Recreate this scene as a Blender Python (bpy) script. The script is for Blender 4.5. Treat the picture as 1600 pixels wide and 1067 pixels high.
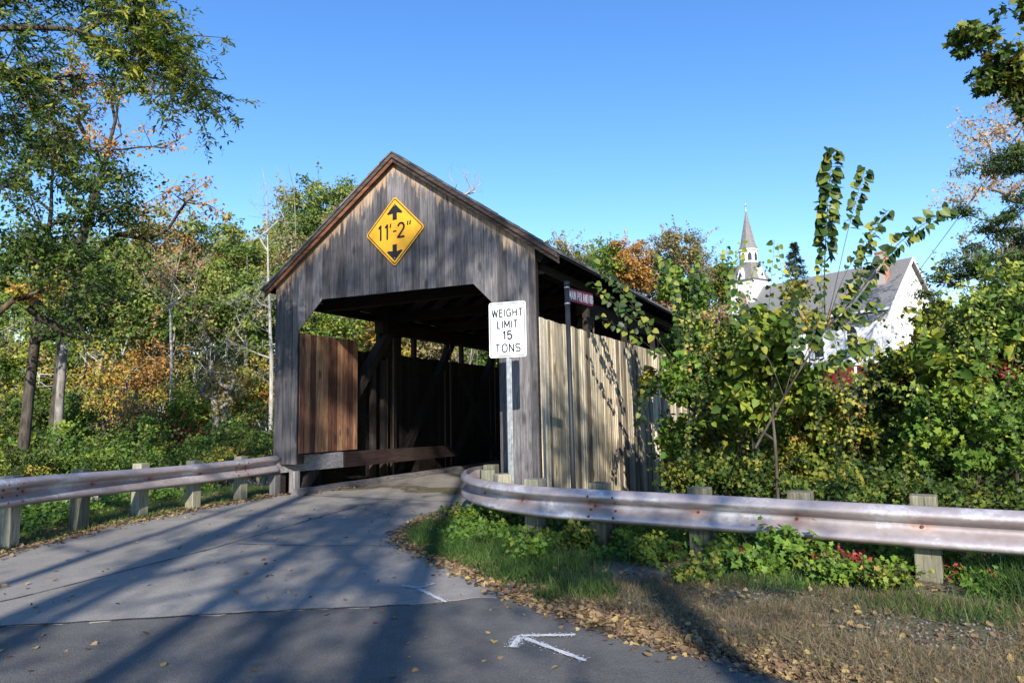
import bpy, bmesh, math, random
import numpy as np
from mathutils import Vector, Matrix
R = math.radians
for o in list(bpy.data.objects): bpy.data.objects.remove(o)
sc = bpy.context.scene
COL = sc.collection
# ------------------------------------------------------------------ camera, sky, sun, exposure
TH, RO, FPX, CH = R(6.3), R(1.15), 1067., 1.6
fw = np.array([0, math.cos(TH), math.sin(TH)]); r0 = np.array([1., 0, 0]); u0 = np.array([0, -math.sin(TH), math.cos(TH)])
rt = math.cos(RO)*r0 - math.sin(RO)*u0; up = math.cos(RO)*u0 + math.sin(RO)*r0
cam = bpy.data.cameras.new('camera'); cam.sensor_width = 36; cam.lens = 36*FPX/1600; cam.clip_end = 2000; cam.clip_start = .05
co = bpy.data.objects.new('camera', cam); COL.objects.link(co)
co.matrix_world = Matrix(((rt[0], up[0], -fw[0], 0), (rt[1], up[1], -fw[1], 0), (rt[2], up[2], -fw[2], CH), (0, 0, 0, 1)))
sc.camera = co
SUN = np.array([.065, -1., .51]); SUN /= np.linalg.norm(SUN)      # towards the sun
w = bpy.data.worlds.new('World'); sc.world = w; w.use_nodes = True
sky = w.node_tree.nodes.new('ShaderNodeTexSky'); sky.sky_type = 'NISHITA'; sky.sun_disc = False
sky.sun_elevation = math.asin(SUN[2]); sky.sun_rotation = math.atan2(SUN[0], SUN[1])
sky.altitude = 0; sky.air_density = 1.0; sky.dust_density = .1; sky.ozone_density = 1.6
bg = w.node_tree.nodes['Background']; bg.inputs['Strength'].default_value = .15
hs = w.node_tree.nodes.new('ShaderNodeHueSaturation'); hs.inputs['Hue'].default_value = .509; hs.inputs['Saturation'].default_value = 1.3; hs.inputs['Value'].default_value = 1.0
w.node_tree.links.new(sky.outputs[0], hs.inputs['Color']); w.node_tree.links.new(hs.outputs[0], bg.inputs[0])
sl = bpy.data.lights.new('sun', 'SUN'); sl.energy = 5; sl.angle = R(.53); sl.color = (1, .93, .82)
so = bpy.data.objects.new('sun', sl); COL.objects.link(so); so.rotation_euler = Vector(SUN).to_track_quat('Z', 'Y').to_euler()
so.location = (0, -10, 30)
sc.view_settings.view_transform = 'Standard'; sc.view_settings.look = 'None'; sc.view_settings.gamma = 1
sc.view_settings.exposure = .88
sc.cycles.max_bounces = 6; sc.cycles.transparent_max_bounces = 4

# ------------------------------------------------------------------ helpers
def P(px, py, Y):                       # point of the photo at distance Y
    d = (px-800)/FPX*rt - (py-533.5)/FPX*up + fw
    return np.array([0, 0, CH]) + d*Y/d[1]
def tag(o, label=None, cat=None, group=None, kind=None):
    if label: o['label'] = label
    if cat: o['category'] = cat
    if group: o['group'] = group
    if kind: o['kind'] = kind
    return o
def empty(name, loc=(0, 0, 0), rz=0, label=None, cat=None, group=None):
    o = bpy.data.objects.new(name, None); COL.objects.link(o); o.location = loc; o.rotation_euler = (0, 0, rz)
    o.empty_display_size = .2
    return tag(o, label, cat, group)
def link(name, me, mat=None, parent=None):
    o = bpy.data.objects.new(name, me); COL.objects.link(o)
    if mat: me.materials.append(mat)
    if parent: o.parent = parent
    return o
def npmesh(name, V, Fc, tint=None, smooth=False):      # V (n,3); Fc (m,k) same-size faces
    V = np.asarray(V, np.float32); Fc = np.asarray(Fc, np.int32)
    me = bpy.data.meshes.new(name)
    me.vertices.add(len(V)); me.vertices.foreach_set('co', V.ravel())
    m, k = Fc.shape
    me.loops.add(m*k); me.loops.foreach_set('vertex_index', Fc.ravel())
    me.polygons.add(m); me.polygons.foreach_set('loop_start', np.arange(0, m*k, k, dtype=np.int32))
    if smooth: me.polygons.foreach_set('use_smooth', np.ones(m, bool))
    me.update(calc_edges=True)
    if tint is not None:
        a = me.attributes.new('tint', 'FLOAT', 'FACE'); a.data.foreach_set('value', np.asarray(tint, np.float32))
    return me
class MB:                                # collects polygons
    def __init__(s): s.v = []; s.f = []; s.t = []
    def poly(s, pts, t=None):
        n = len(s.v); s.v += [tuple(p) for p in pts]; s.f.append(tuple(range(n, n+len(pts)))); s.t.append(random.random() if t is None else t)
    def prism(s, pts, d, t=None):        # closed prism: polygon pts swept by vector d
        t = random.random() if t is None else t
        n = len(s.v); k = len(pts); d = Vector(d)
        s.v += [tuple(p) for p in pts] + [tuple(Vector(p)+d) for p in pts]
        s.f.append(tuple(range(n, n+k))[::-1]); s.f.append(tuple(range(n+k, n+2*k)))
        s.f += [(n+i, n+(i+1) % k, n+k+(i+1) % k, n+k+i) for i in range(k)]
        s.t += [t]*(k+2)
    def box(s, a, b, t=None):
        x0, y0, z0 = a; x1, y1, z1 = b
        s.prism([(x0, y0, z0), (x1, y0, z0), (x1, y1, z0), (x0, y1, z0)], (0, 0, z1-z0), t)
    def beam(s, a, b, w, h, t=None, upv=(0, 0, 1)):     # square timber from a to b
        a = Vector(a); b = Vector(b); d = (b-a).normalized(); U = Vector(upv)
        sd = d.cross(U)
        if sd.length < 1e-3: sd = d.cross(Vector((0, 1, 0)))
        sd.normalize(); U = sd.cross(d)
        s.prism([a+sd*w/2+U*h/2, a-sd*w/2+U*h/2, a-sd*w/2-U*h/2, a+sd*w/2-U*h/2], b-a, t)
    def tube(s, a, b, r1, r2=None, n=10, t=None):
        r2 = r1 if r2 is None else r2; a = Vector(a); b = Vector(b); d = (b-a).normalized()
        x = d.orthogonal().normalized(); y = d.cross(x); k = len(s.v); t = random.random() if t is None else t
        for c, r in ((a, r1), (b, r2)):
            for i in range(n):
                an = 2*math.pi*i/n; s.v.append(tuple(c+x*r*math.cos(an)+y*r*math.sin(an)))
        s.f += [(k+i, k+(i+1) % n, k+n+(i+1) % n, k+n+i) for i in range(n)]
        s.f += [tuple(range(k, k+n))[::-1], tuple(range(k+n, k+2*n))]; s.t += [t]*(n+2)
    def build(s, name, mat, parent=None, bevel=0, smooth=False):
        me = bpy.data.meshes.new(name); me.from_pydata(s.v, [], s.f)
        bm = bmesh.new(); bm.from_mesh(me); bmesh.ops.recalc_face_normals(bm, faces=bm.faces); bm.to_mesh(me); bm.free()
        a = me.attributes.new('tint', 'FLOAT', 'FACE'); a.data.foreach_set('value', s.t)
        if smooth:
            for p in me.polygons: p.use_smooth = len(p.vertices) == 4
        o = link(name, me, mat, parent)
        if bevel:
            m = o.modifiers.new('bevel', 'BEVEL'); m.width = bevel; m.segments = 2; m.limit_method = 'ANGLE'
        return o
# ------------------------------------------------------------------ materials
class Mat:
    def __init__(s, name, rough=.8, metal=0, spec=.3):
        s.m = bpy.data.materials.new(name); s.m.use_nodes = True; s.nt = s.m.node_tree; s.b = s.nt.nodes['Principled BSDF']
        s.b.inputs['Roughness'].default_value = rough; s.b.inputs['Metallic'].default_value = metal; s.b.inputs['Specular IOR Level'].default_value = spec
        s.tc = None
    def n(s, t, **k):
        nd = s.nt.nodes.new('ShaderNode'+t)
        for a, v in k.items():
            if hasattr(nd, a): setattr(nd, a, v)
        return nd
    def l(s, a, b): s.nt.links.new(a, b)
    def coord(s, scale=(1, 1, 1), which='Object'):
        if not s.tc: s.tc = s.n('TexCoord')
        mp = s.n('Mapping'); mp.inputs['Scale'].default_value = scale; s.l(s.tc.outputs[which], mp.inputs[0]); return mp.outputs[0]
    def noise(s, vec, scale, detail=4, rough=.55, dist=0):
        nd = s.n('TexNoise'); s.l(vec, nd.inputs['Vector']); nd.inputs['Scale'].default_value = scale
        nd.inputs['Detail'].default_value = detail; nd.inputs['Roughness'].default_value = rough; nd.inputs['Distortion'].default_value = dist
        return nd.outputs[0]
    def voro(s, vec, scale, feature='F1', out='Distance'):
        nd = s.n('TexVoronoi'); nd.feature = feature; s.l(vec, nd.inputs['Vector']); nd.inputs['Scale'].default_value = scale; return nd.outputs[out]
    def ramp(s, fac, stops, const=False):
        r = s.n('ValToRGB'); e = r.color_ramp.elements
        while len(e) < len(stops): e.new(.5)
        for i, (p, c) in enumerate(stops):
            e[i].position = p; e[i].color = (tuple(c)+(1,)) if not isinstance(c, (int, float)) else (c, c, c, 1)
        if const: r.color_ramp.interpolation = 'CONSTANT'
        s.l(fac, r.inputs[0]); return r.outputs[0]
    def mix(s, fac, a, b, mode='MIX'):
        m = s.n('Mix'); m.data_type = 'RGBA'; m.blend_type = mode
        for v, i in ((fac, 0), (a, 6), (b, 7)):
            if hasattr(v, 'links'): s.l(v, m.inputs[i])
            elif isinstance(v, (int, float)): m.inputs[i].default_value = v if i == 0 else (v, v, v, 1)
            else: m.inputs[i].default_value = tuple(v)+(1,)
        return m.outputs[2]
    def math(s, op, a, b=None, c=None):
        m = s.n('Math'); m.operation = op
        for i, v in enumerate((a, b, c)):
            if v is None: continue
            if hasattr(v, 'links'): s.l(v, m.inputs[i])
            else: m.inputs[i].default_value = v
        return m.outputs[0]
    def attr(s, name='tint'):
        a = s.n('Attribute'); a.attribute_name = name; return a.outputs['Fac']
    def sep(s, vec):
        x = s.n('SeparateXYZ'); s.l(vec, x.inputs[0]); return x.outputs
    def color(s, c):
        if hasattr(c, 'links'): s.l(c, s.b.inputs['Base Color'])
        else: s.b.inputs['Base Color'].default_value = tuple(c)+(1,)
        return s
    def bump(s, h, strength=.4, dist=.01):
        b = s.n('Bump'); b.inputs['Strength'].default_value = strength; b.inputs['Distance'].default_value = dist
        s.l(h, b.inputs['Height']); s.l(b.outputs[0], s.b.inputs['Normal']); return s
def plain(name, c, rough=.6, metal=0, var=.15, sc_=8):
    m = Mat(name, rough, metal); n = m.noise(m.coord(), sc_, 5)
    m.color(m.mix(n, tuple(x*(1-var) for x in c), tuple(min(1, x*(1+var)) for x in c))); return m.m
def wood(name, cols, dark=(.03, .027, .025), vert=True, knots=True, tintamt=.5, stain=None, fine=26):
    m = Mat(name, .85, 0, .2); sv = (1, 1, .05) if vert else (.06, .06, 1)
    if vert == 'x': sv = (.06, 1, 1)
    if vert == 'y': sv = (1, .06, 1)
    t = m.attr()
    off = m.n('CombineXYZ')                       # shift the grain from board to board
    for i, k in enumerate((37., 53., 11.)): m.l(m.math('MULTIPLY', t, k), off.inputs[i])
    ad = m.n('VectorMath'); ad.operation = 'ADD'; m.l(m.coord(sv), ad.inputs[0]); m.l(off.outputs[0], ad.inputs[1])
    g = m.noise(ad.outputs[0], fine, 7, .65, .35)
    big = m.noise(m.coord((1, 1, .35)), 1.7, 4, .6)
    g2 = m.noise(ad.outputs[0], fine*3.2, 4, .6)
    f = m.math('ADD', m.math('ADD', m.math('MULTIPLY', g, .50), m.math('MULTIPLY', g2, .18)), m.math('ADD', m.math('MULTIPLY', big, .24), m.math('MULTIPLY', m.math('SUBTRACT', t, .5), tintamt*.5)))
    k = len(cols); c = m.ramp(f, [(.30+.34*i/(k-1), cols[i]) for i in range(k)])
    if knots:
        kv = m.voro(m.coord((1, 1, .40)), 3.1); kf = m.ramp(kv, [(.08, 1.), (.13, .7), (.20, 0.)])
        c = m.mix(m.math('MULTIPLY', kf, .8), c, dark)
    if stain: c = stain(m, c)
    crk = m.noise(ad.outputs[0], 60, 3, .7); cf = m.ramp(crk, [(.34, 1.), (.42, 0.)])
    c = m.mix(m.math('MULTIPLY', cf, .75), c, dark)
    m.color(c); m.bump(m.math('SUBTRACT', g, m.math('MULTIPLY', cf, .4)), .5, .006)
    return m.m
def foliage(name, cols, trans=.3, rough=.55):
    m = Mat(name, rough, 0, .25); c = m.ramp(m.attr(), [((i+.5)/len(cols), c) for i, c in enumerate(cols)])
    n = m.noise(m.coord(), 6, 2); c = m.mix(m.math('MULTIPLY', n, .45), c, m.mix(1., c, (.62, .62, .5), 'MULTIPLY'))
    m.color(c); tr = m.n('BsdfTranslucent'); m.l(c, tr.inputs[0])
    mx = m.n('MixShader'); mx.inputs[0].default_value = trans
    m.l(m.b.outputs[0], mx.inputs[1]); m.l(tr.outputs[0], mx.inputs[2]); m.l(mx.outputs[0], m.nt.nodes['Material Output'].inputs[0])
    return m.m
def bark(name, a, b, sc_=9):
    m = Mat(name, .9, 0, .15); g = m.noise(m.coord((1, 1, .25)), sc_, 6, .65)
    n2 = m.noise(m.coord(), 1.3, 3); m.color(m.mix(n2, m.ramp(g, [(.3, a), (.65, b)]), m.ramp(g, [(.35, tuple(x*.6 for x in a)), (.7, b)])))
    m.bump(g, .6, .03); return m.m

G1, G2, G3 = (.032, .060, .010), (.062, .118, .017), (.105, .175, .025)
YG, YL, OR, TN, RD = (.20, .27, .03), (.48, .40, .045), (.50, .22, .03), (.38, .22, .10), (.42, .035, .03)
F = dict(
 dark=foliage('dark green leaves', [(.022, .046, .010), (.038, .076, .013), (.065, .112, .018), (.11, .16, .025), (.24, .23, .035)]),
 green=foliage('green leaves', [G1, G2, (.05, .11, .018), G3, (.10, .18, .028), YG]),
 bright=foliage('bright green leaves', [(.035, .085, .014), G3, (.10, .20, .03), (.15, .25, .035), YG]),
 ygreen=foliage('yellow green leaves', [G2, (.07, .13, .02), (.11, .18, .026), (.16, .23, .03), (.23, .29, .04), (.36, .36, .05)]),
 shrub=foliage('mixed shrub leaves', [(.022, .044, .009), (.042, .080, .012), (.070, .12, .018), (.115, .17, .025), (.19, .24, .035), (.29, .32, .045), (.40, .38, .06), (.34, .20, .05)]),
 golden=foliage('golden leaves', [(.09, .13, .03), (.17, .20, .035), (.30, .28, .04), (.44, .34, .05), (.46, .27, .05), (.38, .17, .04)]),
 orange=foliage('orange leaves', [(.22, .15, .05), (.38, .20, .05), (.46, .22, .05), (.50, .28, .08), (.44, .30, .15)]),
 tan=foliage('tan leaves', [(.15, .13, .05), (.26, .19, .09), (.36, .25, .13), (.42, .27, .14), (.40, .20, .09)]),
 olive=foliage('olive leaves', [(.09, .10, .035), (.15, .155, .055), (.22, .205, .085), (.31, .26, .12), (.36, .25, .12)]),
 red=foliage('red leaves', [(.08, .02, .018), (.16, .022, .02), (.28, .03, .03), (.36, .06, .05), (.08, .10, .03)]),
 pale=foliage('pale peach leaves', [(.40, .28, .16), (.48, .34, .20), (.52, .36, .17), (.50, .30, .12)]),
 heart=foliage('broad green leaves', [(.016, .040, .012), (.028, .060, .015), (.045, .085, .018), (.068, .115, .022), (.12, .17, .03), (.25, .25, .04)], .25, .45),
 conifer=foliage('conifer needles', [(.010, .022, .010), (.018, .036, .014), (.028, .052, .018)], .1),
 hemlock=foliage('hemlock sprays', [(.016, .036, .012), (.03, .06, .018), (.05, .09, .022), (.08, .12, .03)], .2),
 litter=foliage('fallen leaf litter', [(.07, .048, .032), (.13, .085, .052), (.20, .135, .08), (.26, .185, .11), (.36, .26, .09), (.15, .085, .055)], .05, .85),
 grass=foliage('grass blades', [(.025, .055, .014), (.04, .09, .018), (.065, .13, .026), (.12, .17, .045), (.26, .22, .11)], .3),
 drygrass=foliage('dry grass blades', [(.13, .095, .06), (.21, .155, .10), (.28, .21, .14), (.18, .14, .075), (.09, .105, .035)], .2, .8),
)
BK = dict(dark=bark('dark bark', (.03, .024, .019), (.10, .085, .07)), grey=bark('grey bark', (.11, .10, .09), (.30, .28, .25)),
          pale=bark('pale bark', (.20, .19, .17), (.44, .42, .38)), brown=bark('brown bark', (.05, .032, .022), (.15, .10, .07)))
# ------------------------------------------------------------------ bridge frame
AZ = R(26.5); U2 = np.array([math.sin(AZ), math.cos(AZ)]); V2 = np.array([math.cos(AZ), -math.sin(AZ)]); B0 = np.array([-5.3726, 15.446])
def B(v, u, z=0): q = B0+v*V2+u*U2; return np.array([q[0], q[1], z])
def sstep(a, b, x): t = np.clip((x-a)/(b-a), 0, 1); return t*t*(3-2*t)
def vnoise(x, y, s=0):                    # cheap smooth noise
    return (np.sin(x*1.3+y*.7+s)+np.sin(x*-.9+y*1.7+2.1*s)+np.sin(x*2.7-y*2.1+1.3*s)*.5+np.sin(x*3.9+y*4.3+.7*s)*.3)/2.8
RA = np.array([3.88, 6.66]); RN = np.array([.555, .832])      # right rail line and its outward normal
ROADL = [(-7.2, -12), (-6.9, 0), (-6.65, 6), (-6.57, 8.92), (-6.46, 10.92), (-6.0, 12.92), (-5.30, 14.9), (-4.9, 15.9)]
ROADR = [(-.95, 13.9), (-.95, 12.77), (-1.45, 11.2), (-1.60, 10.03), (-1.43, 9.02), (-.78, 7.8), (-.05, 6.45), (.66, 5.39), (1.18, 4.79), (1.66, 4.25), (2.7, 3.2), (4.2, 1.9), (7, 0), (12, -3), (20, -8), (20, -12)]
def inroad(x, y):
    poly = ROADL + ROADR; ins = np.zeros(np.shape(x), bool); j = len(poly)-1
    for i in range(len(poly)):
        xi, yi = poly[i]; xj, yj = poly[j]
        c = ((yi > y) != (yj > y)) & (x < (xj-xi)*(y-yi)/((yj-yi) or 1e-9)+xi); ins ^= c; j = i
    return ins
def rdist(x, y):                          # distance to the road outline
    poly = ROADL + ROADR; d = np.full(np.shape(x), 1e9)
    for i in range(len(poly)):
        a = np.array(poly[i]); b = np.array(poly[(i+1) % len(poly)]); ab = b-a
        t = np.clip(((x-a[0])*ab[0]+(y-a[1])*ab[1])/(ab@ab), 0, 1)
        d = np.minimum(d, np.hypot(x-a[0]-t*ab[0], y-a[1]-t*ab[1]))
    return d
def gz(x, y):
    x = np.asarray(x, float); y = np.asarray(y, float)
    uu = (x-B0[0])*U2[0]+(y-B0[1])*U2[1]; vv = (x-B0[0])*V2[0]+(y-B0[1])*V2[1]
    ch = -3.6*sstep(2.2, 7, uu)*(1-sstep(23, 29, uu))
    s = (x-RA[0])*RN[0]+(y-RA[1])*RN[1]
    right = -2.4*sstep(.5, 5, s)*sstep(4.6, 7.5, vv)*(1-sstep(23, 30, uu))
    left = -2.2*sstep(-1.6, -6, vv) * (uu < 1000) * (1-sstep(20, 29, uu))
    z = np.minimum(np.minimum(ch, right), left)
    z = z + .9*sstep(27, 34, uu) + 2.6*sstep(36, 56, y)*sstep(-5, 18, x)
    z = z + 17*sstep(72, 135, y)*sstep(-60, 20, x) + 10*sstep(60, 140, y)*sstep(-0, -60, x)
    ir = inroad(x, y); d = rdist(x, y)
    soft = np.where(ir, 0, sstep(0, .8, d))
    z = z - .035 + soft*(.045+.03*vnoise(x*2.1, y*2.3)+.012*vnoise(x*7, y*7.7, 2)) + (sstep(4, 14, d)*.35*vnoise(x*.35, y*.4, 5)*(~ir))
    return z
# ------------------------------------------------------------------ ground sheet
def build_ground():
    n = 420; s = np.linspace(-1, 1, n)
    def warp(s, near, far): return np.sign(s)*(near*np.abs(s)+(far-near)*np.abs(s)**4)
    X, Y = np.meshgrid(warp(s, 14, 420), 9+warp(s, 13, 420), indexing='ij')
    V = np.stack([X, Y, gz(X, Y)], -1).reshape(-1, 3)
    i, j = np.meshgrid(np.arange(n-1), np.arange(n-1), indexing='ij'); a = (i*n+j).ravel()
    me = npmesh('ground', V, np.stack([a, a+n, a+n+1, a+1], 1), smooth=True)
    m = Mat('earth with gravel and thin grass', .95, 0, .1); c = m.coord()
    n1 = m.noise(c, .9, 5, .6); n2 = m.noise(c, 14, 5, .7); st = m.voro(c, 42); st2 = m.voro(c, 90)
    earth = m.ramp(n2, [(.3, (.075, .055, .038)), (.55, (.16, .125, .09)), (.75, (.25, .205, .16))])
    grav = m.ramp(st, [(.0, (.34, .32, .29)), (.35, (.20, .185, .17)), (.6, (.08, .07, .06))])
    green = m.ramp(n2, [(.3, (.022, .035, .010)), (.7, (.07, .09, .03))])
    col = m.mix(m.ramp(n1, [(.40, 0.), (.60, 1.)]), m.mix(m.ramp(st2, [(.2, .8), (.4, .1)]), earth, grav), m.mix(.45, green, earth))
    m.color(col); m.bump(m.math('ADD', m.math('MULTIPLY', st, -.7), n2), .7, .02)
    tag(link('ground', me, m.m), kind='structure')
build_ground()
def sheet(name, pts, z, mat):
    me = bpy.data.meshes.new(name); bm = bmesh.new()
    vs = [bm.verts.new((p[0], p[1], z)) for p in pts]; f = bm.faces.new(vs)
    r = bmesh.ops.extrude_face_region(bm, geom=[f]); bmesh.ops.translate(bm, verts=[e for e in r['geom'] if isinstance(e, bmesh.types.BMVert)], vec=(0, 0, -.05))
    bmesh.ops.recalc_face_normals(bm, faces=bm.faces); bm.to_mesh(me); bm.free()
    return tag(link(name, me, mat), kind='structure')
def rough_edge(pts, amp=.03, step=.12, seed=1):
    rnd = random.Random(seed); out = []
    for a, b in zip(pts[:-1], pts[1:]):
        L = math.dist(a, b); n = max(1, int(L/step)) if L < 6 else 6
        for i in range(n):
            t = i/n; out.append((a[0]+(b[0]-a[0])*t+rnd.gauss(0, amp), a[1]+(b[1]-a[1])*t+rnd.gauss(0, amp)))
    out.append(pts[-1]); return out
SEAM = [(-6.75, 5.45), (-5.2, 5.62), (-4.19, 5.74), (-2.9, 5.9), (-2.22, 6.0), (-.93, 6.13), (-.05, 6.42)]
def road_mat(name, lo, hi, agg, scale, bumpv):
    m = Mat(name, .9, 0, .25); c = m.coord(); n1 = m.noise(c, .55, 5, .65, .4); n2 = m.noise(c, scale, 3, .7); n3 = m.noise(c, 3.3, 6, .7)
    base = m.ramp(m.math('ADD', m.math('MULTIPLY', n1, .6), m.math('MULTIPLY', n3, .4)), [(.35, lo), (.65, hi)])
    vv = m.voro(c, scale*.9); sp = m.ramp(vv, [(.10, 1.), (.22, 0.)])
    base = m.mix(m.math('MULTIPLY', sp, .55), base, agg); dk = m.ramp(n2, [(.34, .65), (.46, 0.)])
    base = m.mix(dk, base, tuple(x*.45 for x in lo))
    ck = m.noise(m.coord((1, 1, 1)), 1.1, 8, .75, 1.2); ckf = m.ramp(ck, [(.494, 0.), (.500, 1.), (.506, 0.)])
    base = m.mix(m.math('MULTIPLY', ckf, .35), base, tuple(x*.4 for x in lo))
    m.color(base); m.bump(m.math('ADD', n2, m.math('MULTIPLY', vv, -.6)), bumpv, .006); return m.m
ASPH = road_mat('asphalt', (.068, .066, .063), (.128, .124, .118), (.38, .36, .33), 75, 1.0)
CONC = road_mat('worn concrete', (.175, .160, .142), (.275, .255, .228), (.34, .33, .30), 70, .35)
s1 = rough_edge(ROADL[:3]+[SEAM[0]], .02, seed=3)
asph = rough_edge([(-7.2, -12), (-6.9, 0), (-6.8, 4)], .03)+rough_edge([(-6.78, 5.8), (-.05, 6.75)], .01)+rough_edge([(.0, 6.45)]+ROADR[7:], .035, seed=5)
sheet('asphalt_road', asph, 0., ASPH)
conc = rough_edge(SEAM, .022, .09, seed=7)[:-1]+rough_edge(list(reversed([p for p in ROADR[1:7]])), .03, seed=8)[:-1]+[tuple(B(5.75, .0)[:2]), tuple(B(.72, .0)[:2])]+rough_edge([(-5.06, 15.35), (-5.30, 14.9), (-6.0, 12.92), (-6.46, 10.92), (-6.57, 8.92), (-6.70, 6)], .03, seed=9)
sheet('concrete_road', conc, .004, CONC)
# joints and cracks in the slab (thin dark strips)
def strip(mb, pts, w, z, jit=.01, seed=0):
    rnd = random.Random(seed); P2 = rough_edge(pts, jit, .15, seed)
    for a, b in zip(P2[:-1], P2[1:]):
        d = np.array(b)-np.array(a); L = np.hypot(*d)
        if L < 1e-4: continue
        n = np.array([-d[1], d[0]])/L*w*(.6+.6*rnd.random())/2
        mb.poly([(a[0]+n[0], a[1]+n[1], z), (b[0]+n[0], b[1]+n[1], z), (b[0]-n[0], b[1]-n[1], z), (a[0]-n[0], a[1]-n[1], z)])
mb = MB()
strip(mb, [(-5.35, 5.65), (-4.69, 6.6), (-3.89, 8.94), (-2.95, 13.0)], .022, .0105, .006, 1)
strip(mb, [(-3.72, 9.27), (-2.5, 9.0), (-1.4, 8.9)], .02, .0105, .01, 2)
strip(mb, [(-5.05, 15.3), (-1.05, 13.25)], .035, .0110, .004, 3)
strip(mb, [(a, b-.012) for a, b in SEAM[:-1]], .026, .0085, .012, 4)
tag(mb.build('road_joint', plain('dark joint filler', (.035, .034, .033), .9)), kind='structure')
# white sprayed arrows on the road
def paint(name, lines, mat):
    mb = MB(); rnd = random.Random(4)
    for (a, b, w) in lines:
        a = np.array(a); b = np.array(b); n = 26; d = (b-a)/np.hypot(*(b-a)); nn = np.array([-d[1], d[0]])
        q = [a+(b-a)*i/n for i in range(n+1)]; ws = [w*(.75+.4*rnd.random())*(.6 if i in (0, n) else 1) for i in range(n+1)]
        for i in range(n):
            mb.poly([tuple(q[i]+nn*ws[i]/2)+(.0125,), tuple(q[i+1]+nn*ws[i+1]/2)+(.0125,), tuple(q[i+1]-nn*ws[i+1]/2)+(.0125,), tuple(q[i]-nn*ws[i]/2)+(.0125,)])
    for (a, b, w) in lines:                # overspray specks
        for k in range(170):
            t = rnd.random(); s = rnd.gauss(0, w*.55); p = np.array(a)*(1-t)+np.array(b)*t; d = (np.array(b)-np.array(a)); d = d/np.hypot(*d)
            p = p+np.array([-d[1], d[0]])*s; r = .003+.004*rnd.random()
            mb.poly([(p[0]+r*math.cos(x), p[1]+r*math.sin(x), .0135) for x in (0, 1.25, 2.5, 3.8, 5.0)])
    return tag(mb.build(name, mat), kind='structure')
PM = Mat('sprayed white paint', .8); c_ = PM.coord(); PM.color(PM.ramp(PM.noise(c_, 60, 3, .7), [(.30, (.2, .2, .21)), (.44, (.50, .51, .52))]))
paint('painted_arrow', [((.44, 4.66), (.03, 5.17), .045), ((.42, 5.20), (.00, 5.20), .045), ((.02, 5.20), (-.04, 4.95), .05)], PM.m)
paint('painted_arrow', [((-.62, 6.16), (-.93, 6.66), .04), ((-.93, 6.68), (-.80, 6.86), .035), ((-.93, 6.68), (-1.12, 6.80), .04)], PM.m)
# river under the bridge
wm = Mat('river water', .08, 0, .5); wm.color((.02, .03, .025)); wm.bump(wm.noise(wm.coord(), 2.5, 4), .3, .05)
me = npmesh('river', [tuple(B(v, u, -3.1)) for v, u in ((-150, 3), (150, 3), (150, 28), (-150, 28))], [(0, 1, 2, 3)]); tag(link('river', me, wm.m), kind='structure')
# ------------------------------------------------------------------ covered bridge
bridge = empty('covered_bridge', tuple(B(0, 0)), -AZ, 'weathered grey wooden covered bridge with gabled portal and dark interior', 'covered bridge')
W, CV, AP, SL = 6.53, 3.36, 7.17, .705
def roofz(v): return AP-SL*abs(v-CV)
OL, OR_, HT = .68, 5.73, 4.23
def opening(v):
    if v <= OL or v >= OR_: return None
    if v < 1.38: return 3.58+(v-OL)/(1.38-OL)*(4.25-3.58)
    if v > 5.2: return 3.66+(OR_-v)/(OR_-5.2)*(4.19-3.66)
    return 4.25+(v-1.38)/(5.2-1.38)*(4.19-4.25)
def rake_stain(m, c):
    x = m.sep(m.coord())
    rz = m.math('SUBTRACT', AP-.16, m.math('MULTIPLY', m.math('ABSOLUTE', m.math('SUBTRACT', x[0], CV)), SL))
    d = m.math('SUBTRACT', rz, x[2]); n = m.noise(m.coord((1, 1, .12)), 11, 5, .7)
    f = m.ramp(m.math('SUBTRACT', d, m.math('MULTIPLY', m.math('SUBTRACT', n, .38), 1.3)), [(.0, .9), (.06, .55), (.15, 0.)])
    return m.mix(m.math('MULTIPLY', f, .85), c, m.ramp(n, [(.3, (.34, .19, .10)), (.6, (.46, .33, .22))]))
GREYW = [(.034, .033, .036), (.076, .071, .076), (.140, .131, .136), (.245, .230, .232)]
M_gable = wood('weathered grey boards', GREYW, stain=rake_stain, tintamt=.34)
M_grey = wood('weathered grey timber', GREYW, vert='y')
M_greyv = wood('weathered grey posts', GREYW, vert=True)
M_side = wood('sun bleached side boards', [(.11, .092, .068), (.28, .235, .165), (.45, .385, .275), (.60, .525, .40)], (.09, .06, .035), fine=30, tintamt=.6)
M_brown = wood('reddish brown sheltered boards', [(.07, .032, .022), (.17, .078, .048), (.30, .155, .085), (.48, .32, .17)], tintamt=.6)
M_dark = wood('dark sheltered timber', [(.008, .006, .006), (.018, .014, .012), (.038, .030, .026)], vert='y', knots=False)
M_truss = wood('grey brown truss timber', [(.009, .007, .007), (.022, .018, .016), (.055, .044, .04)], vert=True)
M_rake2 = wood('dark weathered rake trim', [(.02, .016, .014), (.05, .036, .03), (.11, .08, .07), (.19, .155, .14)], vert=False, knots=False, fine=18)
M_rake = wood('orange brown rake boards', [(.03, .018, .015), (.10, .042, .026), (.22, .095, .048), (.17, .13, .11)], vert=False, knots=False, fine=18)
M_shing = Mat('dark roof shingles', .9); c_ = M_shing.coord((1, 1, 1)); M_shing.color(M_shing.mix(M_shing.attr(), (.05, .05, .055), (.15, .145, .15))); M_shing.bump(M_shing.noise(c_, 30, 4), .5, .01); M_shing = M_shing.m
rnd = random.Random(11)
mb = MB(); v = 0.0; edges = []
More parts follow.
